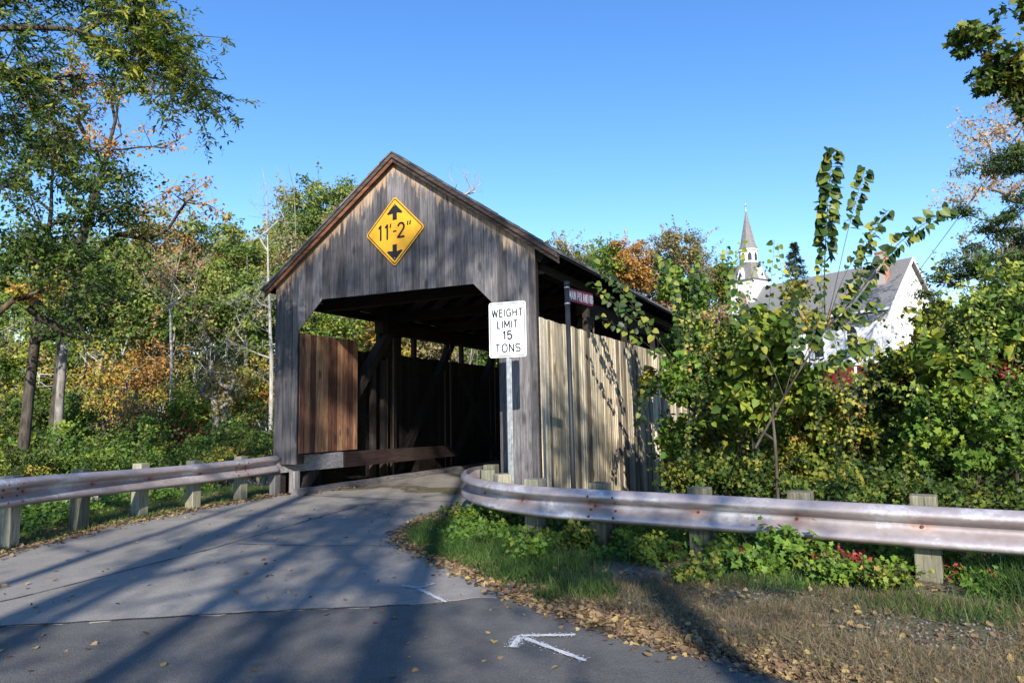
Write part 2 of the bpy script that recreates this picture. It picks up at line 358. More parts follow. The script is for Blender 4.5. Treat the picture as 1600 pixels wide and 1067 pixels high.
while v < W-.01:
    bw = rnd.choice((.19, .21, .235, .26)); e = min(v+bw, W)
    for k in (OL, OR_, 1.38, 5.2, CV):
        if v+.03 < k <= e+.05: e = k; break
    if W-e < .06: e = W
    edges.append((v, e)); v = e
for a, b in edges:
    a2, b2 = a+.0035, b-.0035; y0 = -.028+rnd.uniform(-.004, .004)
    ta, tb = roofz(a2)-.10, roofz(b2)-.10
    ma = opening((a+b)/2)
    if ma is None: za = zb = .66 if a < 1 else -.25
    else:
        za = opening(max(a2, OL+1e-4)); zb = opening(min(b2, OR_-1e-4))
        if abs((a+b)/2-1.38) > .4 and abs((a+b)/2-5.2) > .4: za += rnd.uniform(-.006, .006)
    mb.prism([(a2, y0, za), (b2, y0, zb), (b2, y0, tb), (a2, y0, ta)], (0, .026, 0))
mb.build('gable_siding', M_gable, bridge, .003)
mb = MB()     # jamb boards and framing behind the gable
mb.box((.0, .004, -.3), (.16, .2, 4.55)); mb.box((6.37, .004, -.3), (6.53, .1, 4.5)); mb.box((OR_-.0, .002, -.2), (OR_+.10, .22, 3.62)); mb.box((OL-.13, .003, .66), (OL-.0, .22, 3.55))
for s_ in (0, 1): mb.beam((CV, .12, AP-.5), (CV+(3.3 if s_ else -3.3), .12, AP-.3-3.3*SL), .16, .2)
mb.beam((.7, .12, 4.5), (5.8, .12, 4.42), .2, .3)
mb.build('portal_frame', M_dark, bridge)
# interior left panel and its return
mb = MB(); y = .03
while y < 1.98:
    e = min(y+rnd.choice((.16, .19, .22)), 2.0); mb.box((OL+.002, y+.003, .89), (OL+.03, e-.003, 3.56-(y)*.0)); y = e
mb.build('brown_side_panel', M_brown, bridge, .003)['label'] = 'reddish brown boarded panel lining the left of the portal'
mb = MB(); y = .03
while y < 1.98:
    e = min(y+.2, 2.0); mb.box((OR_-.03, y+.003, .75), (OR_-.002, e-.003, 3.56)); y = e
mb.build('side_panel', M_dark, bridge)
for x in (.60, 5.83): mb = MB(); mb.beam((x, 1.98, .8), (x, 1.98, 3.5), .14, .16); mb.build('panel_post', M_dark, bridge)
# side walls
def side_wall(name, x, mat, top, out):
    mb = MB(); y = .08 if out > 0 else .02; r2 = random.Random(int(x*10)+3)
    while y < 33:
        wd = r2.choice((.10, .13, .15, .17)); t = r2.random(); dx = r2.uniform(0, .012)*out
        mb.box((x-.012*out+dx, y+.003, -1.2), (x+.013*out+dx, y+wd-.003, top+r2.uniform(-.012, .012)), t)
        if out > 0 and r2.random() < .8: mb.box((x+.013*out+dx+.001, y+wd-.022, -1.2), (x+.033*out, y+wd+.022, top-.004+r2.uniform(-.01, .0)), min(1, t+r2.uniform(-.2, .3)))
        y += wd
    return mb.build(name, mat, bridge)
side_wall('side_wall', W, M_side, 3.43, 1)['label'] = 'sun bleached pale board and batten wall'
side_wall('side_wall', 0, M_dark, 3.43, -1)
# truss members, chords, rods, rafters
for x, sx in ((.36, 1), (W-.36, -1)):
    lw, rs = .2, x
    for nm, a, b, ww, hh in [('end_brace', (x, .45, .05), (x, 3.7, 3.95), .28, .22), ('bottom_chord', (x, 0, -.12), (x, 33, -.12), .3, .3), ('top_chord', (x, 3.3, 4.08), (x, 33, 4.08), .28, .32)]:
        mb = MB(); mb.beam(a, b, ww, hh); mb.build(nm, M_truss if nm == 'end_brace' else M_dark, bridge)
    for k in range(10):
        y0 = 4.1+k*2.95
        mb = MB(); mb.beam((x, y0-.1, .05), (x, y0+2.9, 3.95), .2, .2); mb.build('brace', M_truss, bridge)
        if k < 9:
            mb = MB(); mb.beam((x+.12*sx, y0+2.9, .05), (x+.12*sx, y0+.2, 3.0), .14, .16)
            if k: mb.build('counter_brace', M_truss, bridge)
        mb = MB(); mb.tube((x-.1, y0-.3, .0), (x-.1, y0-.3, 4.3), .022); mb.tube((x+.1, y0-.3, .0), (x+.1, y0-.3, 4.3), .022); mb.build('iron_rod', plain('rusty iron', (.10, .07, .055), .6, .4), bridge)
for y0, hh in ((3.15, 4.1), (3.6, 4.1), (4.05, 4.1)):
    mb = MB(); mb.beam((.28, y0, 0), (.28, y0, hh if y0 == 4.05 else 3.2), .13, .12); mb.build('truss_post', M_truss, bridge)
mb = MB()
mb.box((.18, 3.4, 3.3), (.30, 4.4, 4.5)); mb.box((.302, 3.35, 3.9), (.6, 4.35, 4.6)); mb.build('corner_block', M_dark, bridge)
for x in (0.02, W-.02):                       # wall posts seen in the open slot and wall plates
    for k in range(1 if x < 1 else 0, 11): mb = MB(); mb.box((x-.06, 2.6+k*2.75, 3.3), (x+.06, 2.74+k*2.75, 4.42)); mb.build('slot_post', M_dark, bridge)
    mb = MB(); mb.box((x-.10, .22, 4.28), (x+.10, 33, 4.46)); mb.build('wall_plate', M_dark, bridge)
for k in range(40):
    mb = MB(); y0 = .45+k*.83
    for s_ in (0, 1): mb.beam((CV, y0, AP-.54), (CV+(3.25 if s_ else -3.6), y0, AP-.18-(3.25 if s_ else 3.6)*SL), .08, .14)
    if k % 3 == 1: mb.beam((.3, y0, 4.36), (W-.3, y0, 4.36), .2, .24)
    mb.build('rafter', M_dark, bridge)
# roof slabs, shingle courses, rake boards
RV = 3.72
for s_, nm in ((-1, 'roof'), (1, 'roof')):
    RV = 3.72 if s_ > 0 else 3.61
    mb = MB(); y0, y1 = -.16, 33.3; DR = .36; SL2 = SL-DR/RV
    mb.prism([(CV, y0, AP-.02), (CV+s_*RV, y0, AP-.02-RV*SL), (CV+s_*RV, y0, AP-.07-RV*SL), (CV, y0, AP-.07)], (0, .26, 0), .3)
    mb.prism([(CV, .102, AP-DR-.02), (CV+s_*RV, .102, AP-.022-RV*SL), (CV+s_*RV, .102, AP-.072-RV*SL), (CV, .102, AP-DR-.07)], (0, y1-.1, 0), .3)
    n = 24
    r3 = random.Random(5)
    for i in range(n):
        a = RV*1.012*(n-i)/n; b = RV*1.012*(n-i-1)/n; lift = .028+r3.uniform(0, .012)
        pa = (AP-a*SL); pb = (AP-b*SL); yy = y0-.035-r3.uniform(0, .012)
        first = True
        while yy < (6 if s_ > 0 else 1.0):
            e = yy+r3.uniform(.12, .28)
            if yy < .1 and e > .1: e = .1
            if yy >= .1 and first: first = False; yy = .1; e = .3; pa = AP-DR-a*SL2; pb = AP-DR-b*SL2
            mb.prism([(CV+s_*a, yy, pa-.018), (CV+s_*a, yy, pa+lift), (CV+s_*b, yy, pb+.012), (CV+s_*b, yy, pb-.018)], (0, e-yy-.005, 0)); yy = e
        mb.prism([(CV+s_*a, yy, pa-.018), (CV+s_*a, yy, pa+lift), (CV+s_*b, yy, pb+.012), (CV+s_*b, yy, pb-.018)], (0, y1-yy, 0))
    mb.build(nm, M_shing, bridge)
for s_ in (-1, 1):
    RV = 3.72 if s_ > 0 else 3.61
    mb = MB(); pts = [(CV, -.15, AP-.035), (CV+s_*RV*.995, -.15, AP-.035-RV*.995*SL), (CV+s_*RV*.995, -.15, AP-.215-RV*.995*SL), (CV, -.15, AP-.215)]
    mb.prism(pts, (0, .03, 0), .55 if s_ < 0 else .3); mb.build('rake_board', M_rake if s_ < 0 else M_rake2, bridge, .004)
    mb = MB(); mb.prism([(CV, -.185, AP-.03), (CV+s_*RV*.99, -.185, AP-.03-RV*.99*SL), (CV+s_*RV*.99, -.185, AP-.12-RV*.99*SL), (CV, -.185, AP-.12)], (0, .032, 0), .5); mb.build('rake_trim', M_rake2, bridge, .003)
    mb = MB(); mb.prism([(CV, -.119, AP-.075), (CV+s_*RV*.99, -.119, AP-.075-RV*.99*SL), (CV+s_*RV*.99, -.119, AP-.10-RV*.99*SL), (CV, -.119, AP-.10)], (0, .6, 0), .1); mb.build('soffit', M_dark, bridge)
mb = MB()      # deck and curbs
mb.box((.755, .012, -.06), (5.70, 33, .003)); mb.build('deck', CONC, bridge)
for x in (.66, 5.80):
    mb = MB(); mb.box((x-.09, -.05 if x < 1 else .25, -.1), (x+.09, 33, .13)); mb.build('curb_timber', M_grey, bridge, .01)
M_rtim = wood('dark reddish timber', [(.025, .016, .015), (.06, .036, .033), (.12, .085, .075)], vert='y')
# guard timber along the left inside
mb = MB(); mb.beam((.05, -.20, .645), (.80, 1.35, .685), .13, .36); mb.build('guard_timber', M_grey, bridge, .008)
mb = MB(); mb.prism([(.74, 1.36, .50), (.74, 1.36, .86), (.74, 6.0, .80), (.74, 6.5, .47)], (.12, 0, 0)); mb.build('guard_timber', M_rtim, bridge, .006)['label'] = 'reddish brown guard timber'
for (x, y0, h) in ((.02, -.12, .46), (.36, .12, .50)):
    mb = MB(); mb.box((x-.02, y0, -.2), (x+.15, y0+.16, h)); mb.build('guard_post', M_greyv, bridge, .006)
# ------------------------------------------------------------------ signs
def rrect(w_, h_, r, n=6):
    pts = []
    for cx, cy, a0 in ((w_/2-r, h_/2-r, 0), (-w_/2+r, h_/2-r, 90), (-w_/2+r, -h_/2+r, 180), (w_/2-r, -h_/2+r, 270)):
        for i in range(n+1): a = R(a0+90*i/n); pts.append((cx+r*math.cos(a), cy+r*math.sin(a)))
    return pts
def rotp(pts, a): c, s = math.cos(a), math.sin(a); return [(x*c-y*s, x*s+y*c) for x, y in pts]
def plate(name, pts, y, th, mat, parent):       # plate in the xz plane, front towards -y
    mb = MB(); mb.prism([(x, y, z) for x, z in pts], (0, th, 0), .5); return mb.build(name, mat, parent)
def ring(name, po, pi_, y, th, mat, parent):
    mb = MB(); n = len(po)
    for i in range(n):
        j = (i+1) % n; mb.prism([(po[i][0], y, po[i][1]), (po[j][0], y, po[j][1]), (pi_[j][0], y, pi_[j][1]), (pi_[i][0], y, pi_[i][1])], (0, th, 0), .5)
    return mb.build(name, mat, parent)
BLK = plain('black sign lettering', (.012, .012, .014), .5)
YEL = Mat('yellow reflective sheeting', .42, 0, .5); YEL.color(YEL.mix(YEL.noise(YEL.coord(), 3, 4), (.62, .30, .008), (.74, .38, .015))); YEL = YEL.m
WHT = Mat('white reflective sheeting', .4, 0, .5); c_ = WHT.coord(); WHT.color(WHT.mix(WHT.voro(c_, 90), (.62, .65, .68), (.74, .76, .78))); WHT = WHT.m
STEEL = Mat('galvanised steel', .42, .7, .5); STEEL.color(STEEL.ramp(STEEL.noise(STEEL.coord(), 14, 5), [(.3, (.28, .29, .30)), (.7, (.50, .51, .53))])); STEEL = STEEL.m
cs = empty('clearance_sign', tuple(B(3.36, -.07, 5.49)), -AZ, 'yellow diamond height sign reading 11\'-2" with two black arrows', 'road sign')
HD = 1.06
po = rotp(rrect(HD, HD, .06), R(45)); plate('sign_panel', po, 0, .004, YEL, cs)
ring('border', rotp(rrect(HD-.05, HD-.05, .045), R(45)), rotp(rrect(HD-.09, HD-.09, .03), R(45)), -.002, .0015, BLK, cs)
for s_ in (1, -1):
    pts = [(0, .60), (.20, .40), (.17, .375), (.055, .40), (.055, .25), (-.055, .25), (-.055, .40), (-.17, .375), (-.20, .40)]
    pts = [(x, z*s_-(.03 if s_ < 0 else .01)) for x, z in pts]
    mb = MB(); mb.prism([(x, -.002, z) for x, z in (pts[0], pts[1], pts[2], pts[3], pts[7], pts[8])], (0, .0015, 0), .5)
    mb.box((-.055, -.002, min(pts[3][1], pts[4][1])), (.055, -.0005, max(pts[3][1], pts[4][1]))); mb.build('arrow', BLK, cs)
def polytext(name, strokes, parent, mat, w_=.042, y=-.002):
    mb = MB()
    for st in strokes:
        for i, (a, b) in enumerate(zip(st[:-1], st[1:])):
            a = np.array(a); b = np.array(b); d = (b-a)/np.hypot(*(b-a)); n = np.array([-d[1], d[0]])*w_/2; e = d*w_*.32
            a = a-(e if i else 0); b = b+(e if i < len(st)-2 else 0)
            mb.prism([(p[0], y, p[1]) for p in (a+n, b+n, b-n, a-n)], (0, .0015, 0), .5)
    return mb.build(name, mat, parent)
one = lambda x: [(x-.055, .10), (x, .155), (x, -.16)]
arc = [(.16+.075*math.cos(a), .075+.08*math.sin(a)) for a in np.linspace(R(170), R(-40), 9)]
for st_ in (one(-.36), one(-.19), arc+[(.085, -.135), (.085, -.14), (.245, -.14)]): polytext('numeral', [st_], cs, BLK, .045)
for st_ in ([(-.10, .175), (-.115, .085)], [(.335, .175), (.32, .085)], [(.395, .175), (.38, .085)], [(-.045, .0), (.045, .0)]): polytext('dash', [st_], cs, BLK, .034)
for z in (.55, -.57): mb = MB(); mb.tube((0, -.008, z), (0, 0, z), .014); mb.build('bolt', STEEL, cs)
# weight limit sign
SP = P(793.5, 515, 11.15)
ws = empty('weight_limit_sign', (SP[0], SP[1], 0), R(-18), 'white rectangular weight limit sign reading 15 tons on a galvanised post', 'road sign')
sg = SP[2]; w_, h_ = .64, .915
plate('sign_panel', [(x, z+sg) for x, z in rrect(w_, h_, .04)], -.02, .004, WHT, ws)
ring('border', [(x, z+sg) for x, z in rrect(w_-.035, h_-.035, .035)], [(x, z+sg) for x, z in rrect(w_-.06, h_-.06, .025)], -.022, .0015, BLK, ws)
def _arc(cx, cy, rx, ry, a0, a1, n=9): return [(cx+rx*math.cos(R(a)), cy+ry*math.sin(R(a))) for a in np.linspace(a0, a1, n)]
FONT = dict(                            # stroke letters in a 1-high box; (width, strokes)
 W=(.86, [[(0, 1), (.2, 0), (.43, .9), (.66, 0), (.86, 1)]]), E=(.5, [[(.5, 1), (0, 1), (0, 0), (.5, 0)], [(0, .52), (.42, .52)]]), I=(.0, [[(0, 0), (0, 1)]]),
 G=(.62, [_arc(.31, .66, .31, .34, 25, 180, 7)+_arc(.31, .34, .31, .34, 180, 360, 8)+[(.62, .47), (.36, .47)]]), H=(.56, [[(0, 0), (0, 1)], [(.56, 0), (.56, 1)], [(0, .52), (.56, .52)]]), T=(.6, [[(0, 1), (.6, 1)], [(.3, 0), (.3, 1)]]),
 L=(.48, [[(0, 1), (0, 0), (.48, 0)]]), M=(.72, [[(0, 0), (0, 1), (.36, .25), (.72, 1), (.72, 0)]]), N=(.56, [[(0, 0), (0, 1), (.56, 0), (.56, 1)]]), O=(.64, [_arc(.32, .66, .32, .34, 0, 180, 8)+_arc(.32, .34, .32, .34, 180, 360, 8)+[(.64, .66)]]),
 S=(.56, [_arc(.28, .73, .28, .27, 25, 255, 9)+_arc(.28, .27, .28, .26, 80, -155, 9)]), A=(.66, [[(0, 0), (.33, 1), (.66, 0)], [(.12, .33), (.54, .33)]]), P=(.52, [[(0, 0), (0, 1), (.3, 1)]+_arc(.3, .74, .22, .26, 90, -90, 7)+[(0, .48)]]),
 D=(.58, [[(0, 0), (0, 1), (.24, 1)]+_arc(.24, .66, .34, .34, 90, 0, 4)+_arc(.24, .34, .34, .34, 0, -90, 4)+[(0, 0)]]), R=(.54, [[(0, 0), (0, 1), (.3, 1)]+_arc(.3, .75, .22, .25, 90, -90, 7)+[(0, .5)], [(.26, .5), (.54, 0)]]))
FONT['1'] = (.25, [[(0, .78), (.2, 1), (.2, 0)]]); FONT['5'] = (.56, [[(.52, 1), (.07, 1), (.03, .55)]+_arc(.27, .33, .29, .31, 120, -155, 10)]); FONT[' '] = (.25, [])
def lettering(s_, h, x0, z0, th, parent, mat, y=-.0225, sx=1., gap=.26):
    wid = sum(FONT[c][0]*sx for c in s_)+gap*(len(s_)-1); x = x0-wid*h/2; out = []
    for c in s_:
        out += [[(x+px_*sx*h, z0+(pz_-.5)*h) for px_, pz_ in st_] for st_ in FONT[c][1]]; x += (FONT[c][0]*sx+gap)*h
    return polytext('lettering', out, parent, mat, th, y)
for s, sz, z, sx in (('WEIGHT', .120, .275, .92), ('LIMIT', .120, .085, .92), ('15', .130, -.095, 1.05), ('TONS', .130, -.305, 1.0)):
    lettering(s, sz, 0, sg+z, .021 if s != '15' else .026, ws, BLK, sx=sx, gap=.30)
mb = MB()     # U channel post
zt = sg+.40; zb = -.35
mb.box((-.020, -.014, zb), (.020, -.010, zt)); mb.box((-.024, -.014, zb), (-.020, .024, zt)); mb.box((.020, -.014, zb), (.024, .024, zt)); mb.box((-.044, .021, zb), (-.0245, .025, zt)); mb.box((.0245, .021, zb), (.044, .025, zt))
mb.build('channel_post', STEEL, ws)
mb = MB()
for k in range(60):
    z = .1+k*.035
    if z < sg-.47: mb.tube((0, -.0165, z), (0, -.0142, z), .0055, n=8)
mb.build('punched_holes', BLK, ws)
for z in (.36, -.38): mb = MB(); mb.tube((0, -.032, sg+z), (0, -.0225, sg+z), .013, n=6); mb.build('bolt', STEEL, ws)
# street name sign
SB = P(897.5, 790, 9.3)[:2]; ST = P(885.5, 440, 9.3)
ss = empty('street_name_sign', (SB[0], SB[1], 0), 0, 'maroon street name blade reading MAIN POLAND RD on a black pole', 'street sign')
POLE = plain('black painted pole', (.022, .024, .027), .5, .2); RED = plain('maroon sign sheeting', (.17, .010, .028), .5, 0, .1)
top = Vector((ST[0]-SB[0], 0, ST[2])); bot = Vector((0, 0, -1.2)); dirp = (top-bot).normalized()
mb = MB(); mb.tube(bot, top-dirp*.07, .034, n=16); mb.build('pole', POLE, ss, smooth=True)
mb = MB(); mb.tube(top-dirp*.068, top, .040, .038, n=16); mb.build('cap', POLE, ss, smooth=True)
for dz in (.085, .31): mb = MB(); mb.tube(top-dirp*(dz+.012), top-dirp*(dz-.012), .038, n=16); mb.build('clamp_band', STEEL, ss, smooth=True)
angb = math.atan2(.55, .39)
blade = plate('blade', rrect(.68, .185, .012), 0, .004, RED, ss); blade.location = (top.x+.03+.34*math.cos(angb), .02+.34*math.sin(angb), top.z-.175); blade.rotation_euler = (0, 0, angb)
WL = plain('white sign lettering', (.75, .75, .75), .5)
lettering('MAIN POLAND RD', .118, 0, 0, .0115, blade, WL, y=-.002, sx=.52, gap=.155)
# ------------------------------------------------------------------ guard rails
M_rail = Mat('oxidised guardrail paint', .33, .45, .5); c_ = M_rail.coord(); n_ = M_rail.noise(M_rail.coord((1, 1, 3.5)), 1.2, 4, .5, .3); n2_ = M_rail.noise(c_, 12, 5, .7)
c0 = M_rail.ramp(M_rail.math('ADD', M_rail.math('MULTIPLY', n_, .65), M_rail.math('MULTIPLY', n2_, .35)), [(.40, (.34, .285, .285)), (.53, (.43, .38, .385)), (.60, (.60, .58, .59))])
rf_ = M_rail.math('MULTIPLY', M_rail.attr('rust'), M_rail.ramp(n2_, [(.35, 0.), (.6, 1.)]))
M_rail.color(M_rail.mix(rf_, c0, (.30, .10, .045))); M_rail.l(M_rail.math('ADD', M_rail.math('MULTIPLY', rf_, .4), .38), M_rail.b.inputs['Roughness']); M_rail.bump(n2_, .08, .004); M_rail = M_rail.m
def catmull(pts, step=.045):
    pts = [np.array(p, float) for p in pts]; q = [2*pts[0]-pts[1]]+pts+[2*pts[-1]-pts[-2]]; out = []
    for i in range(1, len(q)-2):
        n = max(2, int(np.linalg.norm(q[i+1]-q[i])/step))
        for k in range(n):
            t = k/n; out.append(.5*((2*q[i])+(-q[i-1]+q[i+1])*t+(2*q[i-1]-5*q[i]+4*q[i+1]-q[i+2])*t*t+(-q[i-1]+3*q[i]-3*q[i+1]+q[i+2])*t**3))
    out.append(pts[-1]); return np.array(out)
PROF = [(.022, .190), (.034, .187), (.062, .170), (.092, .150), (.108, .130), (.112, .108), (.106, .088), (.068, .066), (.022, .048), (.004, .034), (.000, 0)]
PROF = PROF+[(.004, -.020), (.020, -.040), (.050, -.066), (.082, -.090), (.100, -.112), (.108, -.135), (.104, -.152), (.080, -.170), (.050, -.182), (.022, -.190)]
def wbeam(name, path, side, bolts, parent, th=.004):         # path (x,y,zc); side +1: humps to the left of travel
    n = len(path); t = np.gradient(path[:, :2], axis=0); t /= np.linalg.norm(t, axis=1)[:, None]; nn = np.stack([-t[:, 1], t[:, 0]], 1)*side
    k = len(PROF); V = []
    for a, b in PROF: V.append(np.column_stack([path[:, 0]+nn[:, 0]*a, path[:, 1]+nn[:, 1]*a, path[:, 2]+b]))
    V = np.stack(V, 1).reshape(-1, 3)
    i, j = np.meshgrid(np.arange(n-1), np.arange(k-1), indexing='ij'); a = (i*k+j).ravel()
    me = npmesh(name, V, np.stack([a, a+k, a+k+1, a+1], 1), smooth=True)
    rust = np.zeros(len(V))
    for b in bolts:
        d = V-np.array(b); rust = np.maximum(rust, np.exp(-((d[:, 0]**2+d[:, 1]**2)/.022+(d[:, 2])**2/.0022)))
    at = me.attributes.new('rust', 'FLOAT', 'POINT'); at.data.foreach_set('value', rust.astype(np.float32))
    o = link(name, me, M_rail, parent); m = o.modifiers.new('solid', 'SOLIDIFY'); m.thickness = th; m.offset = 0; return o, nn
M_post = wood('weathered guardrail post', [(.06, .06, .043), (.135, .13, .092), (.225, .212, .155), (.33, .305, .235)], tintamt=.4, fine=34, knots=False)
def rail_post(parent, x, y, rz, zt, w_=.2, tilt=0):
    mb = MB(); h = w_/2; zb = float(gz(x, y))-.5
    mb.prism([(-h, -h, zb), (h, -h, zb), (h, h, zb), (-h, h, zb)], (0, 0, zt-zb))
    o = mb.build('post', M_post, parent, .012); o.location = (x, y, 0); o.rotation_euler = (R(tilt), 0, rz); return o
def bolt(parent, p, n):
    mb = MB(); q = Vector(p); mb.tube(q, q+Vector((n[0], n[1], 0))*.016, .017, .013, n=8); mb.build('bolt', RUSTM, parent)
RUSTM = plain('rusty bolt', (.13, .06, .04), .7, .3)
# left rail
gl = empty('guardrail', (0, 0, 0), 0, 'shorter pinkish white steel guardrail on wooden posts left of the road', 'guardrail')
lp = [(-6.4, 5.2, .66), (-6.66, 7.4, .735), (-6.74, 9.2, .73), (-6.72, 10.6, .69), (-6.50, 12.1, .645), (-6.08, 13.3, .635), (-5.62, 14.45, .65), (-5.28, 15.32, .67)]
path = catmull(lp); posts = [(-6.78, 6.7), (-6.91, 9.50), (-6.87, 10.98), (-6.64, 12.30), (-6.20, 13.38), (-5.74, 14.52)]
def near(path, p): return int(np.argmin(np.hypot(path[:, 0]-p[0], path[:, 1]-p[1])))
bp = []
for p in posts: i = near(path, p); bp.append(path[i])
jl = [near(path, (-6.74, 9.2)), near(path, (-5.7, 14.3))]
for j in jl: bp += [path[j]]
bolts3 = [tuple(p) for p in bp]
o, nn = wbeam('rail_beam', path, -1, bolts3, gl)
for p in posts:
    i = near(path, p); t = path[min(i+3, len(path)-1)]-path[i-3]; rz = math.atan2(t[1], t[0])
    rail_post(gl, p[0], p[1], rz, float(np.interp(p[1], [9, 11, 14], [.96, .93, .89]))+random.uniform(-.015, .01)); bolt(gl, (path[i][0]+nn[i][0]*.002, path[i][1]+nn[i][1]*.002, path[i][2]), nn[i])
for j in jl:
    for dj in (-3, 3):
        for dz, off in ((.115, .105), (-.115, .105), (.045, .042), (-.045, .030)):
            q = path[j+dj]; n1 = nn[j+dj]; bolt(gl, (q[0]+n1[0]*off, q[1]+n1[1]*off, q[2]+dz), n1)
# right rail
gr = empty('guardrail', (0, 0, 0), 0, 'long curved pinkish white steel guardrail on wooden posts right of the road', 'guardrail')
rp = [(6.6, 4.55, .52), (5.2, 5.5, .52), (3.75, 6.46, .52), (2.0, 7.62, .53), (1.05, 8.22, .535), (.42, 8.62, .54), (-.10, 9.22, .54), (-.50, 10.1, .53), (-.72, 11.0, .52), (-.80, 11.9, .52), (-.74, 12.5, .52), (-.50, 12.82, .52)]
path = catmull(rp)
ps = [(4.91, 5.87, .79), (3.86, 6.59, .79), (2.94, 7.18, .78), (2.06, 7.76, .78), (1.03, 8.43, .79)]; blocks = [(.27, 9.10, .79), (-.18, 9.98, .79), (-.44, 11.1, .77), (-.42, 12.40, .76)]
pts3 = []
for p in ps: i = near(path, p); pts3.append(tuple(path[i]))
for p in blocks: pts3.append(tuple(path[near(path, p)]))
o, nn = wbeam('rail_beam', path, 1, pts3, gr)
# the humps must face the road: path runs right to left seen from the road, left of travel is the road side? check sign by camera
for k, p in enumerate(ps+blocks):
    i = near(path, p); t = path[min(i+3, len(path)-1)]-path[max(i-3, 0)]; rz = math.atan2(t[1], t[0])
    rail_post(gr, p[0], p[1], rz+(R(12) if k == 5 else 0), p[2], .22)
    if k < 7: bolt(gr, (path[i][0]+nn[i][0]*.002, path[i][1]+nn[i][1]*.002, path[i][2]), nn[i])
j = near(path, (1.05, 8.22))
for dj in (-4, 3):
    for dz, off in ((.115, .105), (-.115, .105), (.045, .042), (-.045, .030)):
        q = path[j+dj]; n1 = nn[j+dj]; bolt(gr, (q[0]+n1[0]*off, q[1]+n1[1]*off, q[2]+dz), n1)
# lap joint plate at the splice
me = None
# ------------------------------------------------------------------ leaves and trees
TPL = dict(
 diamond=(np.array([(0, 0, 0), (.5, -.30, .08), (1, 0, 0), (.5, .30, .08)]), np.array([(0, 1, 2), (0, 2, 3)])),
 lance=(np.array([(0, 0, 0), (.4, -.15, .04), (1, 0, -.05), (.4, .15, .04)]), np.array([(0, 1, 2), (0, 2, 3)])),
 heart=(np.array([(0, 0, 0), (-.10, -.27, .06), (.22, -.47, .10), (.62, -.32, .06), (1, 0, -.04), (.62, .32, .06), (.22, .47, .10), (-.10, .27, .06)]), np.array([(0, 1, 2, 3, 4), (0, 4, 5, 6, 7)])),
 maple=(np.array([(0, 0, 0), (-.02, -.34, .04), (.30, -.24, .05), (.42, -.52, .02), (.60, -.22, .04), (1, 0, -.04), (.60, .22, .04), (.42, .52, .02), (.30, .24, .05), (-.02, .34, .04)]), np.array([(0, 1, 2, 3, 4, 5), (0, 5, 6, 7, 8, 9)])),
)
def norm(a): return a/np.maximum(np.linalg.norm(a, axis=-1, keepdims=True), 1e-9)
def leaves(name, pos, size, mat, tint, rng, tpl='diamond', parent=None, nbias=(0, -.25, .55), tip=None, tb=(0, 0, -.35), spread=1.0):
    N = len(pos); T, Fc = TPL[tpl]
    n = norm(rng.normal(size=(N, 3))*spread*.8+np.array(nbias)); t = (rng.normal(size=(N, 3))+np.array(tb)) if tip is None else tip
    t = norm(t-n*(t*n).sum(1)[:, None]); b = np.cross(n, t)
    s = (size*np.exp(rng.normal(size=N)*.28).clip(.5, 1.55))[:, None, None] if np.isscalar(size) else size[:, None, None]
    V = pos[:, None, :]+s*(T[None, :, 0:1]*t[:, None]+T[None, :, 1:2]*b[:, None]+T[None, :, 2:3]*n[:, None])
    K = len(T); FF = (Fc[None]+(np.arange(N)*K)[:, None, None]).reshape(-1, Fc.shape[1])
    me = npmesh(name, V.reshape(-1, 3), FF, np.repeat(np.clip(tint, .01, .99), len(Fc)))
    return link(name, me, mat, parent)
def tubes(name, segs, mat, parent=None, sides=6):      # segs (a,b,ra,rb)
    A = np.array([s[0] for s in segs]); Bq = np.array([s[1] for s in segs]); ra = np.array([s[2] for s in segs]); rb = np.array([s[3] for s in segs])
    d = norm(Bq-A); ref = np.where(np.abs(d[:, 2:3]) > .9, np.array([[1., 0, 0]]), np.array([[0, 0, 1.]])); x = norm(np.cross(d, ref)); y = np.cross(d, x)
    an = np.arange(sides)*2*np.pi/sides; c = np.cos(an)[None, :, None]; s = np.sin(an)[None, :, None]
    ring_ = x[:, None]*c+y[:, None]*s
    V = np.concatenate([A[:, None]+ring_*ra[:, None, None], (Bq+d*rb[:, None]*.3)[:, None]+ring_*rb[:, None, None]], 1)
    base = (np.arange(len(A))*2*sides)[:, None]; i = np.arange(sides)[None]; j = (i+1) % sides
    Fq = np.stack([base+i, base+j, base+sides+j, base+sides+i], -1).reshape(-1, 4)
    return link(name, npmesh(name, V.reshape(-1, 3), Fq, smooth=True), mat, parent)
